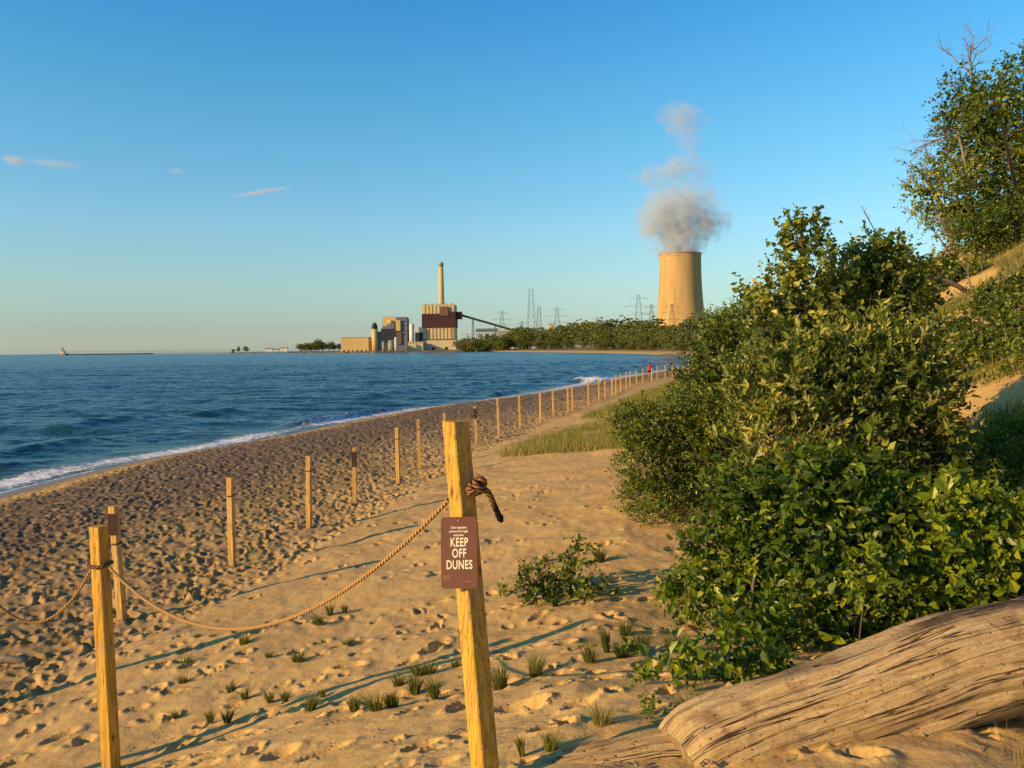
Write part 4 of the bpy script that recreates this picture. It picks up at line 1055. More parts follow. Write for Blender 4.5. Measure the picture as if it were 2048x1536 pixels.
for k, (px, py, hp) in enumerate(tufts):
    g = G(px, py, 60); hh = hp / F * g[1] * 1.0; rg2 = np.random.default_rng(900 + k)
    n = int(130 if hp > 22 else 75); rad = hh * (0.55 if px not in (1045, 1215, 872) else 0.15)
    a = rg2.random(n) * 2 * math.pi; q = rg2.random(n) ** .6 * rad * .5
    bx, by = np.cos(a) * q, np.sin(a) * q
    h_ = hh * (0.35 + 0.85 * rg2.random(n) ** 0.8); ln = 0.95 * rg2.random(n) * (0.4 if px in (1045, 1215) else 1)
    w = max(0.0028, g[1] * 0.0009)
    wl = rg2.uniform(-.35, .35, 2)
    dx, dy = (np.cos(a) * ln + wl[0]) * h_, (np.sin(a) * ln + wl[1]) * h_
    s = rg2.random(n) * 6.28; sx, sy = np.cos(s) * w / 2, np.sin(s) * w / 2; z0 = np.full(n, -0.02)
    v = np.stack([np.stack([bx - sx, by - sy, z0], 1), np.stack([bx + sx, by + sy, z0], 1), np.stack([bx + sx * .8 + dx * .4, by + sy * .8 + dy * .4, h_ * .6], 1),
                  np.stack([bx - sx * .8 + dx * .4, by - sy * .8 + dy * .4, h_ * .6], 1), np.stack([bx + dx, by + dy, h_], 1)], 1).reshape(-1, 3)
    b = np.arange(n)[:, None] * 5
    gm = 0.45 if (px, py) in ((1202, 1452), (1070, 1346), (1375, 1430), (1045, 1512)) else rg2.uniform(.0, .35)
    o = mesh_np('grass_tuft', v, [b + np.array([0, 1, 2, 3]), b + np.array([3, 2, 4])], M['grass'], None, False, {'tint': np.repeat(np.clip(gm + rg2.normal(size=n) * .15, 0, 1), 5)})
    o.location = g
    zone_ = lambda q_: 0 if q_ < 560 else (1 if q_ < 915 else 2)
    zl = sorted(q_[0] for q_ in tufts if zone_(q_[0]) == zone_(px) and (q_[0], q_[1]) not in special)
    tag(o, special.get((px, py)) or '%s small grass tuft from the left %s' % (ordn(zl.index(px)), ['in the left third of the sand', 'just left of the sign post', 'right of the sign post'][zone_(px)]), 'grass tuft', 'grass tufts dotted over the foreground sand')
# small litter: twigs and pebbles lying on the sand (uncountable)
mb = MB()
for k in range(900):
    y0 = 2.8 + 13 * random.random() ** 1.5; x0 = random.uniform(max(-0.62 * y0, -5), min(4.5, .6 * y0)); zz = z1(x0, y0) + 0.0
    s = random.uniform(0.004, 0.013)
    if random.random() < .72:
        c = np.array([x0, y0, zz + s * .3]); v = np.array([[1, 0, 0], [0, 1, 0], [-1, 0, 0], [0, -1, 0], [0, 0, .8], [0, 0, -.8]]) * s * np.array([random.uniform(.8, 1.8), 1, .8]) + c
        mb.add(v, [[0, 1, 4], [1, 2, 4], [2, 3, 4], [3, 0, 4], [1, 0, 5], [2, 1, 5], [3, 2, 5], [0, 3, 5]])
    else:
        a = random.uniform(0, 3.14); l = random.uniform(.03, .12)
        tube(mb, [(x0, y0, zz + .006), (x0 + l * math.cos(a) * .5, y0 + l * math.sin(a) * .5, zz + .02), (x0 + l * math.cos(a), y0 + l * math.sin(a), zz + .006)], .0025, 4)
tag(mb.build('beach_debris', M['dead'], None), 'tiny twigs and pebbles strewn over the sand', 'debris', kind='stuff')
g = G(18, 1330, 60)
mb = MB(); tube(mb, [g + [-.22, 0, .03], g + [-.05, .02, .055], g + [.12, 0, .04], g + [.2, .02, .02]], [.03, .04, .035, .015], 8)
tag(mb.build('driftwood_stick', M['dead'], None, True), 'small bleached stick on churned sand at the left edge', 'driftwood')
# grass blades at lower right corner in front of the log
mb_e = np.random.default_rng(3); g = G(2030, 1530, 10); n = 26
bx = g[0] + mb_e.normal(size=n) * .04; by = g[1] + mb_e.normal(size=n) * .04
v, f, t_ = blades(bx, by, np.full(n, g[2]) - .02, .16 * (.5 + .7 * mb_e.random(n)), .004, .3 * mb_e.random(n), mb_e, np.clip(.8 + mb_e.normal(size=n) * .1, 0, 1))
tag(mesh_np('grass_tuft', v, f, M['tuft'], None, False, {'tint': t_}), 'thin pale grass blades in the bottom right corner below the log', 'grass tuft', 'grass tufts dotted over the foreground sand')
#PART4
# ------------------------------------------------------------------ wooded far shore: individual trees
def far_tree_proto(seed, hgt=10.0):
    rg2 = np.random.default_rng(seed)
    lob = []
    for k in range(9):
        a = rg2.random() * 6.28; q = rg2.random() ** .5 * hgt * .26; lob.append((math.cos(a) * q, math.sin(a) * q, hgt * (.34 + .46 * rg2.random()), hgt * (.15 + .11 * rg2.random())))
    lob.append((0, 0, hgt * .84, hgt * .15)); lob.append((0, 0, hgt * .35, hgt * .25))
    f_, _ = foliage_mesh('crown', lob, 430, 5, hgt * 0.058, hgt * .07, M['far_leaf'], None, seed, ratio=.85, clear=False, shell=.35, facing=.3, limey=.08)
    mb = MB(); tube(mb, [(0, 0, -1), (.1, 0, hgt * .3), (0, .1, hgt * .7)], [hgt * .03, hgt * .022, hgt * .01], 6)
    for k in range(6):
        l = lob[k]; tube(mb, [(0, 0, hgt * (.2 + .06 * k)), (l[0] * .6, l[1] * .6, l[2] * .8), l[:3]], [hgt * .012, hgt * .008, hgt * .004], 4)
    t_ = mb.build('trunk', M['bark'], None)
    return f_, t_
protos = [far_tree_proto(200 + k) for k in range(5)]
used_p = [False] * 5
def place_tree(px, ytop, D, ybase=None, wide=1.0, lab=None, grp='trees along the far wooded shore', cat='tree', k=None):
    k = random.randrange(5) if k is None else k
    p = P(px, ytop, D); zb = z1(p[0], D) if ybase is None else P(px, ybase, D)[2]
    h = max(p[2] - zb, 1.5); s = h / 9.9
    e = empty('shore_tree', (p[0], D, zb), lab or 'round dark green tree in the wooded belt along the far shore', cat, grp, random.uniform(0, 6.28))
    e.scale = (s * wide, s * wide, s)
    for q in protos[k]:
        if not used_p[k]: c = q
        else: c = q.copy(); COL.objects.link(c)
        c.parent = e
    used_p[k] = True
canopy = [(1040, 655), (1060, 652), (1085, 654), (1125, 647), (1145, 643), (1165, 645), (1190, 646), (1215, 640), (1228, 636), (1250, 646), (1270, 642), (1290, 641), (1310, 638), (1330, 648), (1352, 650),
          (1375, 640), (1392, 634), (1412, 630), (1430, 628), (1450, 630), (1470, 624), (1490, 624), (1510, 622), (1105, 660), (1180, 655), (1240, 650), (1300, 652), (1345, 655), (1020, 664), (1000, 668)]
def shore_D(px): return float(np.interp(px, [940, 1050, 1200, 1300, 1390], [1180, 842, 561, 427, 325]))
for i, (px, yt) in enumerate(canopy):
    D = shore_D(px) * random.uniform(1.32, 1.42)
    place_tree(px, yt + random.uniform(-1, 2), D, wide=1.45, lab='%s tree from the left along the skyline of the far wooded belt' % ordn(sorted(q_[0] for q_ in canopy).index(px)))
for i, px in enumerate(sorted(random.uniform(1035, 1400) for _ in range(34))):
    D = shore_D(px) * random.uniform(1.22, 1.34)
    place_tree(px, random.uniform(652, 670), D, wide=random.uniform(1.1, 1.5), lab='%s lower tree from the left, in the front row of the far belt' % ordn(i))
for i, px in enumerate(sorted(random.uniform(1060, 1350) for _ in range(16))):
    D = shore_D(px) * random.uniform(1.14, 1.2)
    place_tree(px, random.uniform(678, 688), D, wide=2.2, lab='%s low bush from the left at the foot of the far tree belt' % ordn(i), grp='bushes at the foot of the far tree belt', cat='bush')
place_tree(1362, 668, 330, wide=1.5, lab='single dark bush on the grassy slope right below the cooling tower', cat='bush', grp='bushes at the foot of the far tree belt')
for i, px in enumerate(sorted(random.uniform(925, 1058) for _ in range(22))):      # trees around the plant
    place_tree(px, random.uniform(668, 684), 1080 + random.uniform(-60, 60), wide=1.8, lab='%s low tree from the left in front of the switchyard right of the boiler house' % ordn(i), grp='trees around the power plant')
for i, (px, yt, w) in enumerate(sorted([(602, 688, 1.2), (612, 686, 1.2), (622, 686, 1.1), (637, 679, 1.3), (645, 684, 1.4), (658, 684, 1.1), (667, 685, 1.1), (677, 688, 1.3), (630, 684, 1.4)])):
    place_tree(px, yt, 1750, wide=w * 1.3, lab='%s tree from the left in the clump left of the yellow warehouse' % ordn(i), grp='trees left of the power plant')
for i, (px, yt, w) in enumerate([(466, 697, 1.5), (476, 692, .9), (491, 691, 1.3)]):
    place_tree(px, yt + 1, 2190, wide=w * 0.9, lab='%s tiny dark tree from the left on the low spit beyond the lake' % ordn(i), grp='trees on the low spit')
for k in range(5):
    if not used_p[k]:
        for q in protos[k]: bpy.data.objects.remove(q)
def z_at(py, px, D): return P(px, py, D)[2]

# ------------------------------------------------------------------ cooling tower and steam
DT = 790.0
def tower_pt(px, py): return P(px, py, DT)
ctr = P(1361, 640, DT); zg = 2.0
prof = [(640, 47.5), (625, 46.0), (600, 43.8), (575, 42.0), (555, 41.0), (535, 40.4), (520, 40.2), (508, 40.4)]
base_r = 56.0 * DT / F
e = empty('cooling_tower', (ctr[0], DT, zg), 'huge hyperbolic concrete cooling tower giving off steam', 'cooling tower')
hz = [(P(1361, py, DT)[2] - zg, rr * DT / F) for py, rr in prof]
zs = [8.0] + [h for h, _ in hz]; rs = [base_r] + [r_ for _, r_ in hz]
zf = np.linspace(8, zs[-1], 60); rf = np.interp(zf, zs, rs); rf = np.convolve(np.pad(rf, 4, 'edge'), np.ones(9) / 9, 'valid')
mb = MB(); n = 96
outer = [(0, 0, z_) for z_ in zf]
a = np.arange(n) * 2 * math.pi / n
vo = np.stack([rf[:, None] * np.cos(a), rf[:, None] * np.sin(a), np.repeat(zf[:, None], n, 1)], -1).reshape(-1, 3)
vi = np.stack([(rf[::-1, None] - .9) * np.cos(a), (rf[::-1, None] - .9) * np.sin(a), np.repeat(zf[::-1, None], n, 1)], -1).reshape(-1, 3)
v = np.concatenate([vo, vi]); m_ = 120
i = np.arange(m_)[:, None] * n; j = np.arange(n)[None, :]; j2 = (j + 1) % n; i2 = ((np.arange(m_) + 1) % m_)[:, None] * n
f = np.stack([i + j, i + j2, i2 + j2, i2 + j], -1).reshape(-1, 4)
sh = mesh_np('concrete_shell', v, f, M['tower'], e, True)
mb = MB(); tube(mb, [(0, 0, zf[-1] - .9), (0, 0, zf[-1] + .5)], [rf[-1] + .5] * 2, 96)
mb2 = MB()
for k in range(96):
    a0 = 2 * math.pi * k / 96; a1 = a0 + 2 * math.pi / 96
    mb2.bar((math.cos(a0) * (rf[-1] + .3), math.sin(a0) * (rf[-1] + .3), zf[-1] - .2), (math.cos(a1) * (rf[-1] + .3), math.sin(a1) * (rf[-1] + .3), zf[-1] - .2), 1.0)
mb2.build('rim_ring', M['grey'], e)
for k in range(40):
    pass
mb = MB()
for k in range(40):
    a0 = 2 * math.pi * k / 40; a1 = a0 + math.pi / 40
    for aa in (a0 + math.pi / 20, a0 - math.pi / 20):
        mb.bar((math.cos(aa) * (base_r + 2), math.sin(aa) * (base_r + 2), -2), (math.cos(a0) * base_r, math.sin(a0) * base_r, 8.3), 1.0)
mb.build('support_columns', M['grey'], e)
# steam: one closed box of air whose density is a set of drifting puffs
SP = DT / F
puffs = [(1360, 496, 40, 26, 1.0), (1358, 468, 44, 34, 1.0), (1332, 440, 44, 40, .8), (1395, 440, 44, 36, .75), (1300, 428, 26, 30, .55), (1362, 412, 55, 30, .6), (1430, 438, 26, 22, .40), (1443, 462, 14, 14, .3),
         (1408, 480, 18, 24, .5), (1322, 492, 14, 20, .35), (1300, 352, 34, 13, .30), (1352, 340, 40, 18, .42), (1385, 375, 26, 24, .22), (1345, 372, 34, 18, .22), (1358, 236, 38, 22, .34), (1380, 270, 26, 34, .24), (1384, 315, 22, 34, .2), (1392, 345, 26, 26, .2), (1325, 400, 40, 22, .3), (1418, 385, 26, 12, .14)]
m, t, out = newmat('steam')
tc = N(t, 'ShaderNodeTexCoord').outputs['Object']
wn = noise(t, tc, 0.055, 3, 0.6); wn2 = noise(t, tc, 0.16, 4, 0.65)
def vm(op, a_, b_):
    q = t.nodes.new('ShaderNodeVectorMath'); q.operation = op
    for s_, i_ in ((a_, 0), (b_, 1)):
        if hasattr(s_, 'links'): t.links.new(s_, q.inputs[i_])
        else: q.inputs[i_].default_value = s_
    return q
w_ = vm('MULTIPLY', vm('SUBTRACT', wn.outputs['Color'], (.5, .5, .5)).outputs[0], (46, 40, 42))
w2_ = vm('MULTIPLY', vm('SUBTRACT', wn2.outputs['Color'], (.5, .5, .5)).outputs[0], (26, 26, 26))
pos = vm('ADD', vm('ADD', tc, w_.outputs[0]).outputs[0], w2_.outputs[0])
# keep the warp small right at the mouth of the tower
cen = P(1361, 508, DT)
acc = None
for (px, py, rx, ry, dn) in puffs:
    c_ = P(px, py, DT) - cen
    q = vm('SUBTRACT', pos.outputs[0], tuple(float(k) for k in c_))
    q = vm('MULTIPLY', q.outputs[0], (1 / (rx * SP * 1.35), 1 / (rx * SP * 1.15), 1 / (ry * SP * 1.35)))
    ln = vm('LENGTH', q.outputs[0], (0, 0, 0)).outputs['Value']
    b_ = math_(t, 'MULTIPLY', math_(t, 'SUBTRACT', 1.0, ln, True), dn)
    acc = b_ if acc is None else math_(t, 'MAXIMUM', acc, b_)
# the column just above the mouth, unwarped
q = vm('MULTIPLY', tc, (1 / (38 * SP), 1 / (38 * SP), 1 / (34 * SP)))
ln = vm('LENGTH', q.outputs[0], (0, 0, 0)).outputs['Value']
acc = math_(t, 'MAXIMUM', acc, math_(t, 'SUBTRACT', 1.15, ln, True))
det = noise(t, tc, 0.12, 6, 0.68)
dens = math_(t, 'MULTIPLY', acc, math_(t, 'MULTIPLY', math_(t, 'SUBTRACT', det.outputs[0], 0.37, True), 1.35))
pv = t.nodes.new('ShaderNodeVolumePrincipled'); pv.inputs['Color'].default_value = (0.92, 0.96, 1.0, 1); pv.inputs['Anisotropy'].default_value = 0.1
t.links.new(dens, pv.inputs['Density']); t.links.new(pv.outputs[0], out.inputs['Volume'])
m.cycles.volume_sampling = 'MULTIPLE_IMPORTANCE'
try: m.cycles.volume_step_rate = 0.5
except Exception: pass
bx = (P(1240, 508, DT)[0] - cen[0], P(1480, 508, DT)[0] - cen[0]); bz = (-3.0, P(1361, 195, DT)[2] - cen[2])
mb = MB(); mb.box(((bx[0] + bx[1]) / 2, 0, (bz[0] + bz[1]) / 2), (bx[1] - bx[0], 62, bz[1] - bz[0]))
st = mb.build('steam_plume', m, None); st.location = cen
tag(st, 'billowing grey-white steam rising from the cooling tower mouth and thinning upward', 'steam')
M['steam'] = m

# ------------------------------------------------------------------ transmission towers
def pylon(px, ytop, ybase, D, kind='lattice', label=''):
    p = P(px, ytop, D); zb = P(px, ybase, D)[2]; zg_ = min(zb, z1(p[0], D)); h = p[2] - zg_
    e = empty('transmission_tower', (p[0], D, zg_), label, 'pylon', 'steel transmission towers', random.uniform(-.3, .3))
    th = max(0.22, D / F * 0.42)
    mb = MB(); bw = h * (.12 if kind != 'mast' else .07); tw_ = h * (.022 if kind != 'mast' else .03)
    lv = 9
    prev = None
    for k in range(lv + 1):
        u_ = k / lv; z_ = h * u_; w_2 = bw * (1 - u_) ** 1.3 + tw_
        c4 = [(-w_2, -w_2, z_), (w_2, -w_2, z_), (w_2, w_2, z_), (-w_2, w_2, z_)]
        if prev:
            for q in range(4):
                mb.bar(prev[q], c4[q], th); 
                mb.bar(prev[q], c4[(q + 1) % 4], th * .6); mb.bar(c4[q], c4[(q + 1) % 4], th * .5)
        prev = c4
    mb.build('lattice_mast', M['pylon'], e)
    if kind == 'lattice':
        for (u_, wd) in ((.93, .17), (.78, .26), (.62, .20)):
            mb = MB(); z_ = h * u_
            for s in (-1, 1):
                mb.bar((0, 0, z_), (s * h * wd, 0, z_), th * .9); mb.bar((0, 0, z_ + h * .05), (s * h * wd, 0, z_), th * .7)
                mb.bar((s * h * wd, 0, z_), (s * h * wd, 0, z_ - h * .045), th * .7)
            mb.build('cross_arm', M['pylon'], e)
    return e
pylon(1004, 622, 672, 1320, 'lattice', 'thin steel transmission tower above the switchyard next to the conveyor')
pylon(1062, 578, 672, 1250, 'mast', 'tallest slender lattice mast between boiler house and cooling tower')
pylon(1078, 613, 672, 1260, 'mast', 'short pale lattice mast just right of the tallest mast')
pylon(1114, 614, 672, 1150, 'lattice', 'steel transmission tower standing behind the small beige building')
pylon(1277, 590, 660, 820, 'lattice', 'large transmission tower left of the cooling tower')
pylon(1303, 609, 660, 800, 'lattice', 'narrow transmission tower between the large one and the cooling tower')
pylon(1344, 608, 660, 690, 'lattice', 'dark transmission tower standing in front of the cooling tower')
pylon(1509, 572, 640, 700, 'lattice', 'transmission tower right of the cooling tower behind the shrubs')
pylon(1195, 634, 660, 900, 'lattice', 'tiny transmission tower barely rising over the trees in the middle of the belt')
pylon(1044, 643, 672, 1300, 'lattice', 'tiny transmission tower just left of the tallest mast')

# ------------------------------------------------------------------ power plant
DP = 1350.0
def X_(px, D=DP): return P(px, 690, D)[0]
def Z_(py, px=850, D=DP): return P(px, py, D)[2]
GZ = 0.6
def bld(px0, px1, yt, yb, label, cat, name, mat, D=DP, depth=40, grp=None, part='wall', z0=None):
    x0, x1 = X_(px0, D), X_(px1, D); zt = Z_(yt, (px0 + px1) / 2, D); zb = GZ if yb is None else Z_(yb, (px0 + px1) / 2, D)
    e = empty(name, ((x0 + x1) / 2, D, 0), label, cat, grp)
    mb = MB(); mb.box((0, depth / 2, (zt + zb) / 2), (x1 - x0, depth, zt - zb)); mb.build(part, mat, e)
    return e, (x1 - x0), zt, zb
def sub(e, name, mat, boxes, bevel=0):
    mb = MB()
    for (c, d) in boxes: mb.box(c, d)
    return mb.build(name, mat, e)
# boiler house
e, W_, zt, zb = bld(846, 911, 609, None, 'tall cream boiler house with dark maroon band, under the single chimney', 'power station', 'boiler_house', M['ylw'], depth=48)
hw = W_ / 2; px2 = W_ / 65
zs1, zs2 = Z_(628), Z_(655)
sub(e, 'maroon_band', M['maroon'], [((0, 23, (zs1 + zs2) / 2), (W_ + 2.2, 51, zs1 - zs2))])
sub(e, 'conveyor_head', M['maroon'], [((hw + 5.2, 8, (Z_(624) + Z_(639)) / 2), (12.5, 14, Z_(624) - Z_(639))), ((hw - 9.0, -1.9, (Z_(624) + Z_(634)) / 2), (20, 3, Z_(624) - Z_(634)))])
sub(e, 'roof_penthouse', M['brownb'], [((hw - 18, -1.2, (Z_(614) + Z_(632)) / 2), (13, 5, Z_(614) - Z_(632)))])
for k in range(9):
    xk = -hw + (k + .5) * W_ / 9
    sub(e, 'upper_rib', M['rib'], [((xk, -.1, (zt + zs1) / 2 - .5), (W_ / 9 * .45, 1.4, zt - zs1 - 2))])
    sub(e, 'lower_rib', M['rib'], [((xk, -.1, (zs2 + Z_(680)) / 2), (W_ / 9 * .42, 1.4, zs2 - Z_(680) - 2))])
for k in range(5):
    xk = -hw + (k + .5) * W_ / 5
    sub(e, 'roof_vent', M['grey'], [((xk, 8, zt + .8), (W_ / 5 * .55, 6, 1.8))])
sub(e, 'base_course', M['rib'], [((0, 23, (Z_(681) + GZ) / 2), (W_ + 3, 52, Z_(681) - GZ))])
sub(e, 'dark_ledge', M['brownb'], [((0, -1.3, Z_(679)), (W_ + 3.4, 1.0, .9))])
sub(e, 'downpipe', M['grey'], [((hw - 6, -1.6, (zs2 + Z_(681)) / 2), (1.0, 1.0, zs2 - Z_(681) - 1))])
sub(e, 'ground_door', M['dkblue'], [((-10, -3.2, GZ + 3), (5, .5, 6)), ((12, -3.2, GZ + 3), (5, .5, 6))])
# chimney
cp = P(883, 607, DP + 25)
e = empty('chimney', (cp[0], DP + 25, 0), 'tall slim round chimney rising behind the boiler house', 'chimney')
ztp = Z_(525, 883, DP + 25)
mb = MB(); tube(mb, [(0, 0, GZ), (0, 0, ztp * .5), (0, 0, ztp - 7)], [5.6, 4.9, 4.1], 40); mb.build('shaft', M['ylw'], e, True)
mb = MB(); tube(mb, [(0, 0, ztp - 7), (0, 0, ztp)], [4.35, 4.2], 40); mb.build('chimney_cap', M['grey'], e, True)
# yellow warehouse
e, W_, zt, zb = bld(682, 737, 675, None, 'long low yellow warehouse at the left end of the plant', 'warehouse', 'warehouse', M['ylw'], depth=30)
sub(e, 'roof', M['grey'], [((0, 15, zt + .3), (W_ + 1, 31, .8))])
for k in range(6): sub(e, 'loading_door', M['brownb'], [((-W_ / 2 + (k + .6) * W_ / 6.2, -.2, GZ + 1.6), (3, .3, 3))])
def tank(px0, px1, yt, yb, label, mat, cap=None, D=DP, dome=.25, capy=None):
    x0, x1 = X_(px0, D), X_(px1, D); r_ = (x1 - x0) / 2; zt = Z_(yt, px0, D); zb_ = GZ if yb is None else Z_(yb, px0, D)
    e = empty('storage_silo', ((x0 + x1) / 2, D, 0), label, 'silo')
    zc = Z_(capy, px0, D) if capy else zt - r_ * dome
    mb = MB(); tube(mb, [(0, 0, zb_), (0, 0, zc)], [r_, r_], 32); mb.build('silo_wall', mat, e, True)
    mb = MB(); zz = [zc, zc + (zt - zc) * .55, zc + (zt - zc) * .85, zt]; tube(mb, [(0, 0, q) for q in zz], [r_ * .99, r_ * .93, r_ * .6, r_ * .12], 32); mb.build('silo_top', cap or mat, e, True)
    mb = MB(); mb.bar((r_ * .3, -r_ * .97, zb_), (r_ * .3, -r_ * .97, zc), .7); mb.build('ladder', M['steel'], e)
    return e
tank(744, 756, 645, None, 'cream silo with dark domed top right of the yellow warehouse', M['ylw'], M['dkblue'], capy=658)
tank(819, 829, 648, None, 'slim white silo left of the boiler house', M['white'], M['white'], D=DP - 10)
tank(764, 770, 683, None, 'small grey tank by the shore in front of the old unit', M['grey'], None, D=DP - 35, dome=.5)
tank(776, 789, 680, None, 'wide low grey tank by the shore in front of the old unit', M['grey'], None, D=DP - 35, dome=.5)
tank(789, 794.5, 674, None, 'small bright white tank before the purple block', M['white'], None, D=DP - 38, dome=.9)
e, W_, zt, zb = bld(766, 793, 634, None, 'yellow-fronted older unit with dark steelwork lower half', 'plant building', 'old_unit', M['ylw'], depth=30, D=DP + 5)
sub(e, 'dark_lower_block', M['dkblue'], [((-1, -3, (Z_(656) + Z_(683)) / 2), (W_ + 2, 7, Z_(656) - Z_(683)))])
sub(e, 'ducting', M['bluegrey'], [((3.5, -3.6, (Z_(645) + Z_(657)) / 2), (12, 8, Z_(645) - Z_(657))), ((-6, -3.2, (Z_(651) + Z_(657)) / 2), (10, 7, Z_(651) - Z_(657)))])
sub(e, 'roof_rail', M['grey'], [((0, 1, zt + 1.2), (W_, .5, .5)), ((-W_ / 2 + 1, 1, zt + .6), (.5, .5, 1.2)), ((W_ / 2 - 1, 1, zt + .6), (.5, .5, 1.2))])
mb = MB(); tube(mb, [(2.5, -3, Z_(650)), (2.5, -3, Z_(641)), (2.5, -3, Z_(639.5))], [5.2, 5.2, 3], 24); mb.build('drum', M['ylw'], e, True)
e, W_, zt, zb = bld(793, 815, 636, None, 'tall dark purple-grey block beside the yellow-fronted unit', 'plant building', 'precipitator_block', M['bluegrey'], depth=26)
for k in range(4): sub(e, 'window_strip', M['dkblue'], [((W_ / 2 - 5, -.1, Z_(642 + 9 * k)), (5.5, .3, 1.3))])
sub(e, 'gold_panel', M['ylw'], [((-W_ / 2 + 3.6, -1.6, (Z_(640) + Z_(661)) / 2), (7.8, 3, Z_(640) - Z_(661)))])
sub(e, 'rusty_panel', M['brownb'], [((-W_ / 2 + 4.5, -1.2, (Z_(664) + Z_(688)) / 2), (8.5, 2.2, Z_(664) - Z_(688)))])
sub(e, 'roof_hood', M['brownb'], [((1.0, 12, zt + .7), (W_ * .8, 22, 1.8))])
e, W_, zt, zb = bld(830, 846, 654, 665, 'small white box building raised between silo and boiler house', 'plant building', 'transfer_house', M['white'], depth=14)
sub(e, 'dark_base', M['dkblue'], [((0, 7, (zb + GZ) / 2), (W_ * .95, 13, zb - GZ))])
e, W_, zt, zb = bld(754, 766, 664, None, 'low pinkish annex between the silo and the yellow-fronted unit', 'plant building', 'annex', M['bluegrey'], depth=18)
sub(e, 'roof', M['rib'], [((0, 9, zt + .6), (W_ + .6, 18.5, 1.2))])
e, W_, zt, zb = bld(737, 743, 682, None, 'little brown shed next to the yellow warehouse', 'plant building', 'shed', M['brownb'], depth=10)
sub(e, 'roof', M['grey'], [((0, 5, zt + .3), (W_ + .6, 10.6, .6))])
e, W_, zt, zb = bld(816, 846, 684, None, 'long low beige building at the foot of the white silo', 'plant building', 'pump_house', M['rib'], D=DP - 20, depth=12)
sub(e, 'roof', M['grey'], [((0, 6, zt + .3), (W_ + .6, 12.6, .6))])
for k in range(4): sub(e, 'window', M['dkblue'], [((-W_ / 2 + (k + .8) * W_ / 4.6, -.1, zt - 1.8), (2.2, .3, 1.4))])
# conveyor with trestles
xa, xb = X_(923), X_(1040, DP - 150)
e = empty('coal_conveyor', (xa, DP + 8, 0), 'long sloping covered conveyor descending right from the boiler house', 'conveyor')
pa = np.array([0, 0, Z_(630, 923)]); pb = np.array([X_(1040) - xa, 0, Z_(664, 1040)])
mb = MB(); d = pb - pa; L_ = np.linalg.norm(d); ang = math.atan2(d[2], d[0])
mb.box(tuple((pa + pb) / 2), (L_, 3.6, 3.6), M=[[math.cos(ang), 0, -math.sin(ang)], [0, 1, 0], [math.sin(ang), 0, math.cos(ang)]])
mb.build('gallery', M['dkblue'], e)
for (px, wd) in ((946, 5), (991, 3), (1015, 3)):
    u_ = (X_(px) - xa) / pb[0]; q = pa + d * u_; mb = MB()
    for s in (-1, 1):
        mb.bar((q[0] + s * wd / 2, -2, GZ), (q[0] + s * .8, -1, q[2] - 1.6), 1.1); mb.bar((q[0] + s * wd / 2, 2, GZ), (q[0] + s * .8, 1, q[2] - 1.6), 1.1)
    for h_ in (.3, .6): mb.bar((q[0] - wd * .4, -1.5, q[2] * h_), (q[0] + wd * .4, -1.5, q[2] * h_), .7)
    mb.build('trestle', M['dkblue'], e)
# crusher house / open steel frame hall below conveyor
e, W_, zt, zb = bld(952, 996, 657, 663, 'dark roofed open steel hall below the conveyor', 'industrial hall', 'coal_hall', M['bluegrey'], D=DP - 60, depth=30, part='roof')
for k in range(8): sub(e, 'column', M['grey'], [((-W_ / 2 + 1 + k * (W_ - 2) / 7, 1, (zb + GZ) / 2), (1.3, 1.3, zb - GZ)), ])
for k in range(3): sub(e, 'wall_panel', M['dkblue'] if k % 2 else M['bluegrey'], [((-W_ / 2 + W_ * (.2 + .3 * k), 6, (zb + GZ) / 2 - 1), (W_ * .2, 1, (zb - GZ) * .85))])
e, W_, zt, zb = bld(996, 1022, 662, None, 'pale shed with slanted roof at the foot of the conveyor', 'industrial hall', 'conveyor_house', M['grey'], D=DP - 60, depth=20)
sub(e, 'roof', M['rib'], [((0, 10, zt + .5), (W_ + 1, 21, 1.0))])
e, W_, zt, zb = bld(1098, 1112, 649, None, 'small beige building peeking over the trees beside a transmission tower', 'building', 'beige_building', M['rib'], D=1080, depth=12)
sub(e, 'roof', M['brownb'], [((0, 6, zt + .3), (W_ + .6, 12.6, .7))])
sub(e, 'window', M['dkblue'], [((1, -.1, zt - 3), (2.2, .3, 1.6))])
# gantry frames of the switchyard
for k, px in enumerate((930, 940, 951, 968, 984, 1003)):
    e = empty('switchyard_gantry', (X_(px, DP - 100), DP - 100, 0), '%s thin pale steel gantry from the left in the switchyard by the boiler house' % ordn(k), 'gantry', 'switchyard gantries')
    mb = MB(); zt_ = Z_(668, px, DP - 100)
    mb.bar((-4, 0, GZ), (-4, 0, zt_), .8); mb.bar((4, 0, GZ), (4, 0, zt_), .8); mb.bar((-4.5, 0, zt_), (4.5, 0, zt_), .8); mb.bar((-4, 0, zt_ * .6), (4, 0, zt_ * .6), .5)
    mb.build('frame', M['grey'], e)
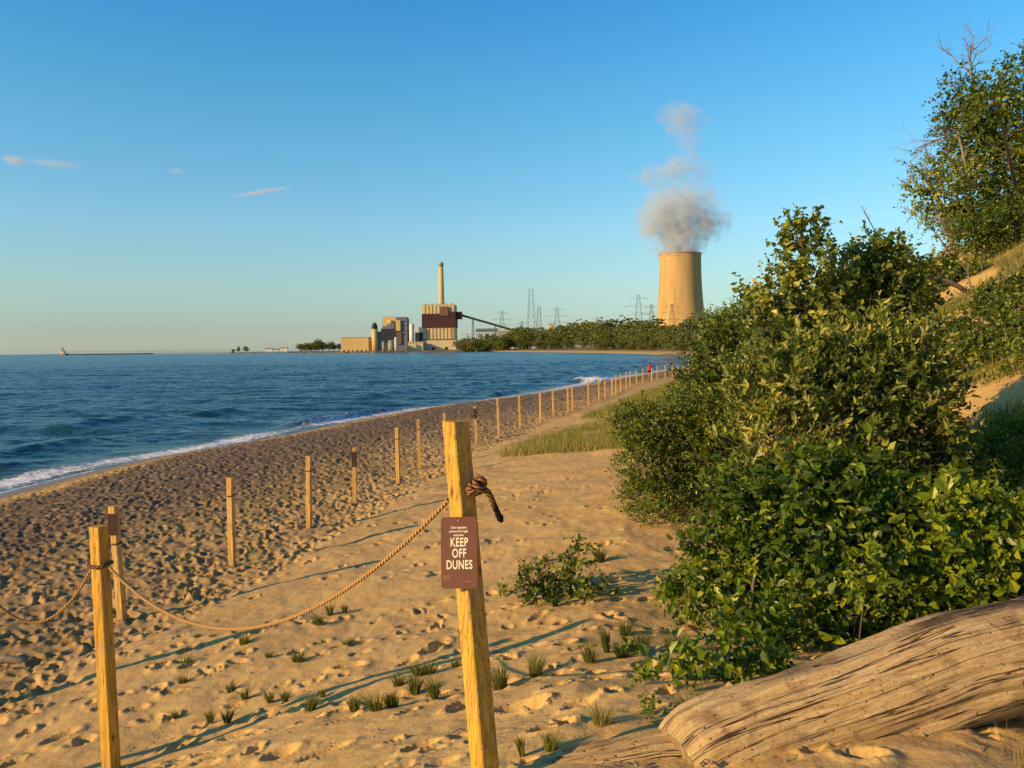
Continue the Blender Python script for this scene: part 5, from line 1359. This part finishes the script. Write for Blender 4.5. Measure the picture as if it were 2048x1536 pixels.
# rocks / rubble bank along the shore of the plant
mb = MB()
for k in range(900):
    u_ = random.random(); q0 = [(-780, 2200), (-560, 1980), (-430, 1640), (-330, 1420), (-240, 1300), (-150, 1290), (-75, 1230), (-30, 1060)]
    s = random.random() * 7; i = int(s); a = np.array(q0[i]); b = np.array(q0[min(i + 1, 7)]); p2 = a + (b - a) * (s - i)
    off = random.uniform(-1, 14); c = (p2[0] + random.uniform(-6, 6), p2[1] + off, -1.0 + min(max(off, 0) * .14, 1.6)); r_ = random.uniform(.5, 1.6)
    v = np.array([[1, 0, 0], [0, 1, 0], [-1, 0, 0], [0, -1, 0], [0, 0, 1], [0, 0, -1]]) * np.array([random.uniform(.8, 1.8), 1, .8]) * r_ + np.array(c)
    mb.add(v, [[0, 1, 4], [1, 2, 4], [2, 3, 4], [3, 0, 4], [1, 0, 5], [2, 1, 5], [3, 2, 5], [0, 3, 5]])
tag(mb.build('shore_rocks', M['rock'], None), 'dark rubble bank along the waterline in front of the plant', 'rocks', kind='stuff')

# ------------------------------------------------------------------ lighthouse, pier, catwalk, sailboats
DL = 2150
lp = P(126, 706, DL); s = DL / F
e = empty('lighthouse', (lp[0], DL, -1), 'white pier lighthouse with dark roof far out at the left horizon', 'lighthouse')
mb = MB(); mb.box((0, 0, 2), (14 * s, 14 * s * .8, 6)); mb.build('base', M['grey'], e)
mb = MB(); mb.box((-1 * s, 0, 5 + 2.4 * s), (7.5 * s, 7 * s, 4.8 * s)); mb.build('keeper_house', M['white'], e)
mb = MB(); h0 = 5 + 4.8 * s; v = [(-4.9 * s, -3.7 * s, h0), (2.9 * s, -3.7 * s, h0), (2.9 * s, 3.7 * s, h0), (-4.9 * s, 3.7 * s, h0), (-1 * s, 0, h0 + 2.6 * s)]
mb.add(v, [[0, 1, 4], [1, 2, 4], [2, 3, 4], [3, 0, 4]]); mb.add([v[0], v[1], v[2], v[3]], [[3, 2, 1, 0]]); rf_ = mb.build('roof', M['brownb'], e)
mb = MB(); tube(mb, [(-.6 * s, 0, h0 + .6 * s), (-.6 * s, 0, h0 + 4.0 * s)], [1.7 * s, 1.5 * s], 10); mb.build('lantern_tower', M['white'], e)
mb = MB(); tube(mb, [(-.6 * s, 0, h0 + 4.0 * s), (-.6 * s, 0, h0 + 5.4 * s), (-.6 * s, 0, h0 + 7.2 * s)], [1.9 * s, 1.2 * s, .1], 10); mb.build('lantern_roof', M['dkblue'], e)
px0, px1 = P(130, 706, DL), P(305, 704, DL)
mb = MB(); mb.box(((px0[0] + px1[0]) / 2, DL, .3), (px1[0] - px0[0], 9, 2.8)); pr = mb.build('pier', M['dkblue'], None, bevel=.2)
tag(pr, 'long dark breakwater running right from the lighthouse', 'pier')
mb = MB(); pe = P(462, 703, 2190)
mb.bar((px1[0], DL, .1), (pe[0], 2190, .1), 2.6, 2.6); tag(mb.build('pier', M['rib'], None), 'thin pale pier section between dark breakwater and the low spit', 'pier')
e = empty('catwalk', (px0[0], DL, 0), 'faint elevated walkway on thin legs above the pier', 'walkway')
mb = MB(); zc = 7.0; ep = np.array([pe[0] - px0[0], 40, 0])
mb.bar((0, 0, zc), tuple(ep + [0, 0, zc]), .7); mb.bar((0, 0, zc + 1.4), tuple(ep + [0, 0, zc + 1.4]), .35); mb.build('deck', M['steel'], e)
mb = MB()
for k in range(48):
    q = ep * (k / 47); mb.bar(tuple(q + [-1, 0, .5]), tuple(q + [0, 0, zc]), .5); mb.bar(tuple(q + [1, 0, .5]), tuple(q + [0, 0, zc]), .5)
mb.build('legs', M['steel'], e)
sb = None
for k, (px, yt) in enumerate([(527, 688), (533, 686), (541, 684), (547, 687), (552, 683), (556, 685), (560, 684), (564, 682), (570, 684), (575, 687), (583, 686), (589, 688)]):
    D = 1900; p = P(px, yt, D); zt = p[2]
    if sb is None:
        e = empty('sailboat', (p[0], D, 0), 'first sailboat from the left in the distant marina, bare mast, white hull', 'sailboat', 'sailboats in the marina', .4)
        mb = MB()
        xs = np.linspace(-6, 6, 9); vv = []
        for x0 in xs:
            w_3 = 2.0 * math.sqrt(max(0.02, 1 - ((x0 + 1) / 7.2) ** 2)); vv += [(x0, -w_3, 1.3), (x0, -w_3 * .7, -.6), (x0, w_3 * .7, -.6), (x0, w_3, 1.3)]
        ff = []
        for q in range(8):
            for r_ in range(3): ff.append((q * 4 + r_, q * 4 + r_ + 1, q * 4 + 5 + r_, q * 4 + 4 + r_))
            ff.append((q * 4 + 3, q * 4, q * 4 + 4, q * 4 + 7))
        mb.add(vv, ff); mb.build('hull', M['white'], e)
        mb = MB(); mb.box((-.5, 0, 1.7), (4.5, 2, .9)); mb.build('cabin', M['white'], e, bevel=.15)
        mb = MB(); mb.bar((.8, 0, 1.3), (.8, 0, 22), .8); mb.bar((.8, 0, 2.8), (-4.5, 0, 2.8), .35); mb.build('mast', M['white'], e)
        sb = e; base_h = 22.0
    else:
        c = sb.copy(); COL.objects.link(c); c.location = (p[0], D + random.uniform(-6, 6), 0)
        for ch in [o for o in bpy.data.objects if o.parent == sb]:
            c2 = ch.copy(); COL.objects.link(c2); c2.parent = c
        c.scale = (1, 1, (zt + 0) / base_h)
        c['label'] = '%s sailboat from the left in the distant marina, bare mast, white hull' % ordn(k)
for (px0_, px1_, yt) in ((530, 545, 698), (560, 574, 696.5), (548, 556, 699)):
    e, W_, zt, zb = bld(px0_, px1_, yt, 705, 'low red-roofed marina building among the masts' if px0_ == 560 else ('low brown-roofed shed left of the masts' if px0_ == 530 else 'small brown hut between the masts'), 'building', 'marina_building', M['white'], D=2000, depth=10)
    sub(e, 'roof', M['maroon'], [((0, 5, zt + .8), (W_ + 1, 11, 1.8))])

# ------------------------------------------------------------------ person in red on the beach
def person(px, yfeet, D, height, label):
    p = P(px, yfeet, D); zb = z1(p[0], D); s = height / 1.7
    e = empty('person', (p[0], D, zb), label, 'person'); e.scale = (s, s, s)
    me = bpy.data.meshes.new('body')
    V_ = [(0, 0, .95), (0, 0, 1.12), (0, 0, 1.34), (0, 0, 1.45), (0, -.01, 1.60), (0, 0, 1.69),
          (-.10, 0, .90), (-.11, -.02, .50), (-.11, .03, .08), (-.11, -.10, .03), (.10, 0, .90), (.13, .06, .50), (.13, .12, .08), (.13, .0, .03),
          (-.19, 0, 1.38), (-.25, .02, 1.12), (-.24, -.06, .88), (-.24, -.08, .79), (.19, 0, 1.38), (.25, .02, 1.12), (.24, -.06, .88), (.24, -.08, .79)]
    R_ = [.15, .13, .16, .06, .095, .07, .085, .055, .038, .03, .085, .055, .038, .03, .06, .042, .03, .025, .06, .042, .03, .025]
    E_ = [(0, 1), (1, 2), (2, 3), (3, 4), (4, 5), (0, 6), (6, 7), (7, 8), (8, 9), (0, 10), (10, 11), (11, 12), (12, 13), (2, 14), (14, 15), (15, 16), (16, 17), (2, 18), (18, 19), (19, 20), (20, 21)]
    me.from_pydata(V_, E_, []); o = bpy.data.objects.new('body', me); COL.objects.link(o); o.parent = e
    sk = o.modifiers.new('skin', 'SKIN'); ss = o.modifiers.new('sub', 'SUBSURF'); ss.levels = 2; ss.render_levels = 2
    for i_, r_ in enumerate(R_): me.skin_vertices[0].data[i_].radius = (r_, r_ * .8)
    me.skin_vertices[0].data[0].use_root = True
    me.materials.append(M['skin'])
    mb = MB(); tube(mb, [(0, 0, .80), (0, 0, 1.0), (0, 0, 1.2), (0, 0, 1.38), (0, 0, 1.47)], [.24, .21, .22, .215, .10], 16)
    for sx in (-1, 1): tube(mb, [(sx * .16, 0, 1.40), (sx * .235, .01, 1.24), (sx * .26, .02, 1.14)], [.085, .075, .07], 10)
    mb.build('red_shirt', M['red'], e, True)
    mb = MB(); tube(mb, [(0, .02, 1.56), (0, .02, 1.66), (0, .01, 1.74)], [.115, .12, .05], 12); mb.build('hair', M['hair'], e, True)
    mb = MB()
    for sx, yy_ in ((-.10, 0), (.11, .03)): tube(mb, [(sx, 0, .93), (sx, yy_ * .5, .60)], [.12, .11], 12)
    mb.build('shorts', M['hair'], e, True)
person(1299, 760, 80, 1.42, 'person in a loose red shirt walking beyond the far fence posts')
for (px, py, D, hh) in ((1374, 741, 118, .55), (1338, 745, 108, .32)):
    p = P(px, py, D); zb = max(z1(p[0], D), -1); mb = MB()
    tube(mb, [(p[0], D, zb - .2), (p[0] + .03, D, zb + hh * .5), (p[0] - .05, D, zb + hh)], [.2, .22, .1], 9)
    mb.bar((p[0] + .1, D, zb + hh * .4), (p[0] + .5, D, zb + hh * .15), .13)
    tag(mb.build('driftwood_stump', M['hair'], None, True), 'dark stump at the water edge past the last fence posts' if px == 1374 else 'low dark lump of driftwood behind the far fence posts', 'driftwood')

# ------------------------------------------------------------------ thin high clouds (real distant volumes)
def cloud(pa, pb, w, D, dens, label, sc_=3.0, wrp=1.0):
    a = P(*pa, D); b = P(*pb, D); L_ = np.linalg.norm(b - a) / 2
    m, t, out = newmat('cloud_vapour')
    tc = N(t, 'ShaderNodeTexCoord').outputs['Object']
    wv = noise(t, tc, sc_ * .8, 3)
    q = t.nodes.new('ShaderNodeVectorMath'); q.operation = 'LENGTH'
    ad = t.nodes.new('ShaderNodeVectorMath'); ad.operation = 'MULTIPLY_ADD'
    t.links.new(wv.outputs['Color'], ad.inputs[0]); ad.inputs[1].default_value = (.4, .9, wrp); ad.inputs[2].default_value = (-.2, -.45, -wrp / 2)
    ad2 = t.nodes.new('ShaderNodeVectorMath'); ad2.operation = 'ADD'; t.links.new(tc, ad2.inputs[0]); t.links.new(ad.outputs[0], ad2.inputs[1])
    t.links.new(ad2.outputs[0], q.inputs[0])
    nz = noise(t, mapping(t, tc, (2, 1, 1)), sc_, 5, .65)
    d_ = math_(t, 'MULTIPLY', math_(t, 'SUBTRACT', 1.0, q.outputs['Value'], True), math_(t, 'MULTIPLY', nz.outputs[0], dens))
    v_ = t.nodes.new('ShaderNodeVolumePrincipled'); v_.inputs['Color'].default_value = (.98, .99, 1, 1)
    t.links.new(d_, v_.inputs['Density']); t.links.new(v_.outputs[0], out.inputs['Volume'])
    bm = bmesh.new(); bmesh.ops.create_icosphere(bm, subdivisions=3, radius=1.3); me = bpy.data.meshes.new('cloud'); bm.to_mesh(me); bm.free(); me.materials.append(m)
    o = bpy.data.objects.new('cloud', me); COL.objects.link(o)
    R_ = w * D / F
    o.location = (a + b) / 2; dv = Vector(b - a)
    o.rotation_euler = (0, -math.atan2(dv.z, dv.x), 0); o.scale = (L_, R_ * 1.5, R_)
    return tag(o, label, 'cloud')
cloud((448, 397), (595, 372), 6, 9000, .035, 'thin bright streak of cloud, the longest and lowest in the sky', 2.2, .5)
cloud((0, 315), (60, 328), 11, 9000, .022, 'small wispy cloud touching the left edge of the sky')
cloud((40, 322), (178, 334), 10, 9100, .013, 'faint wispy cloud trailing right from the one at the left edge')
cloud((334, 342), (372, 342), 7, 9000, .016, 'tiny faint cloud puff between the wisps and the bright streak')
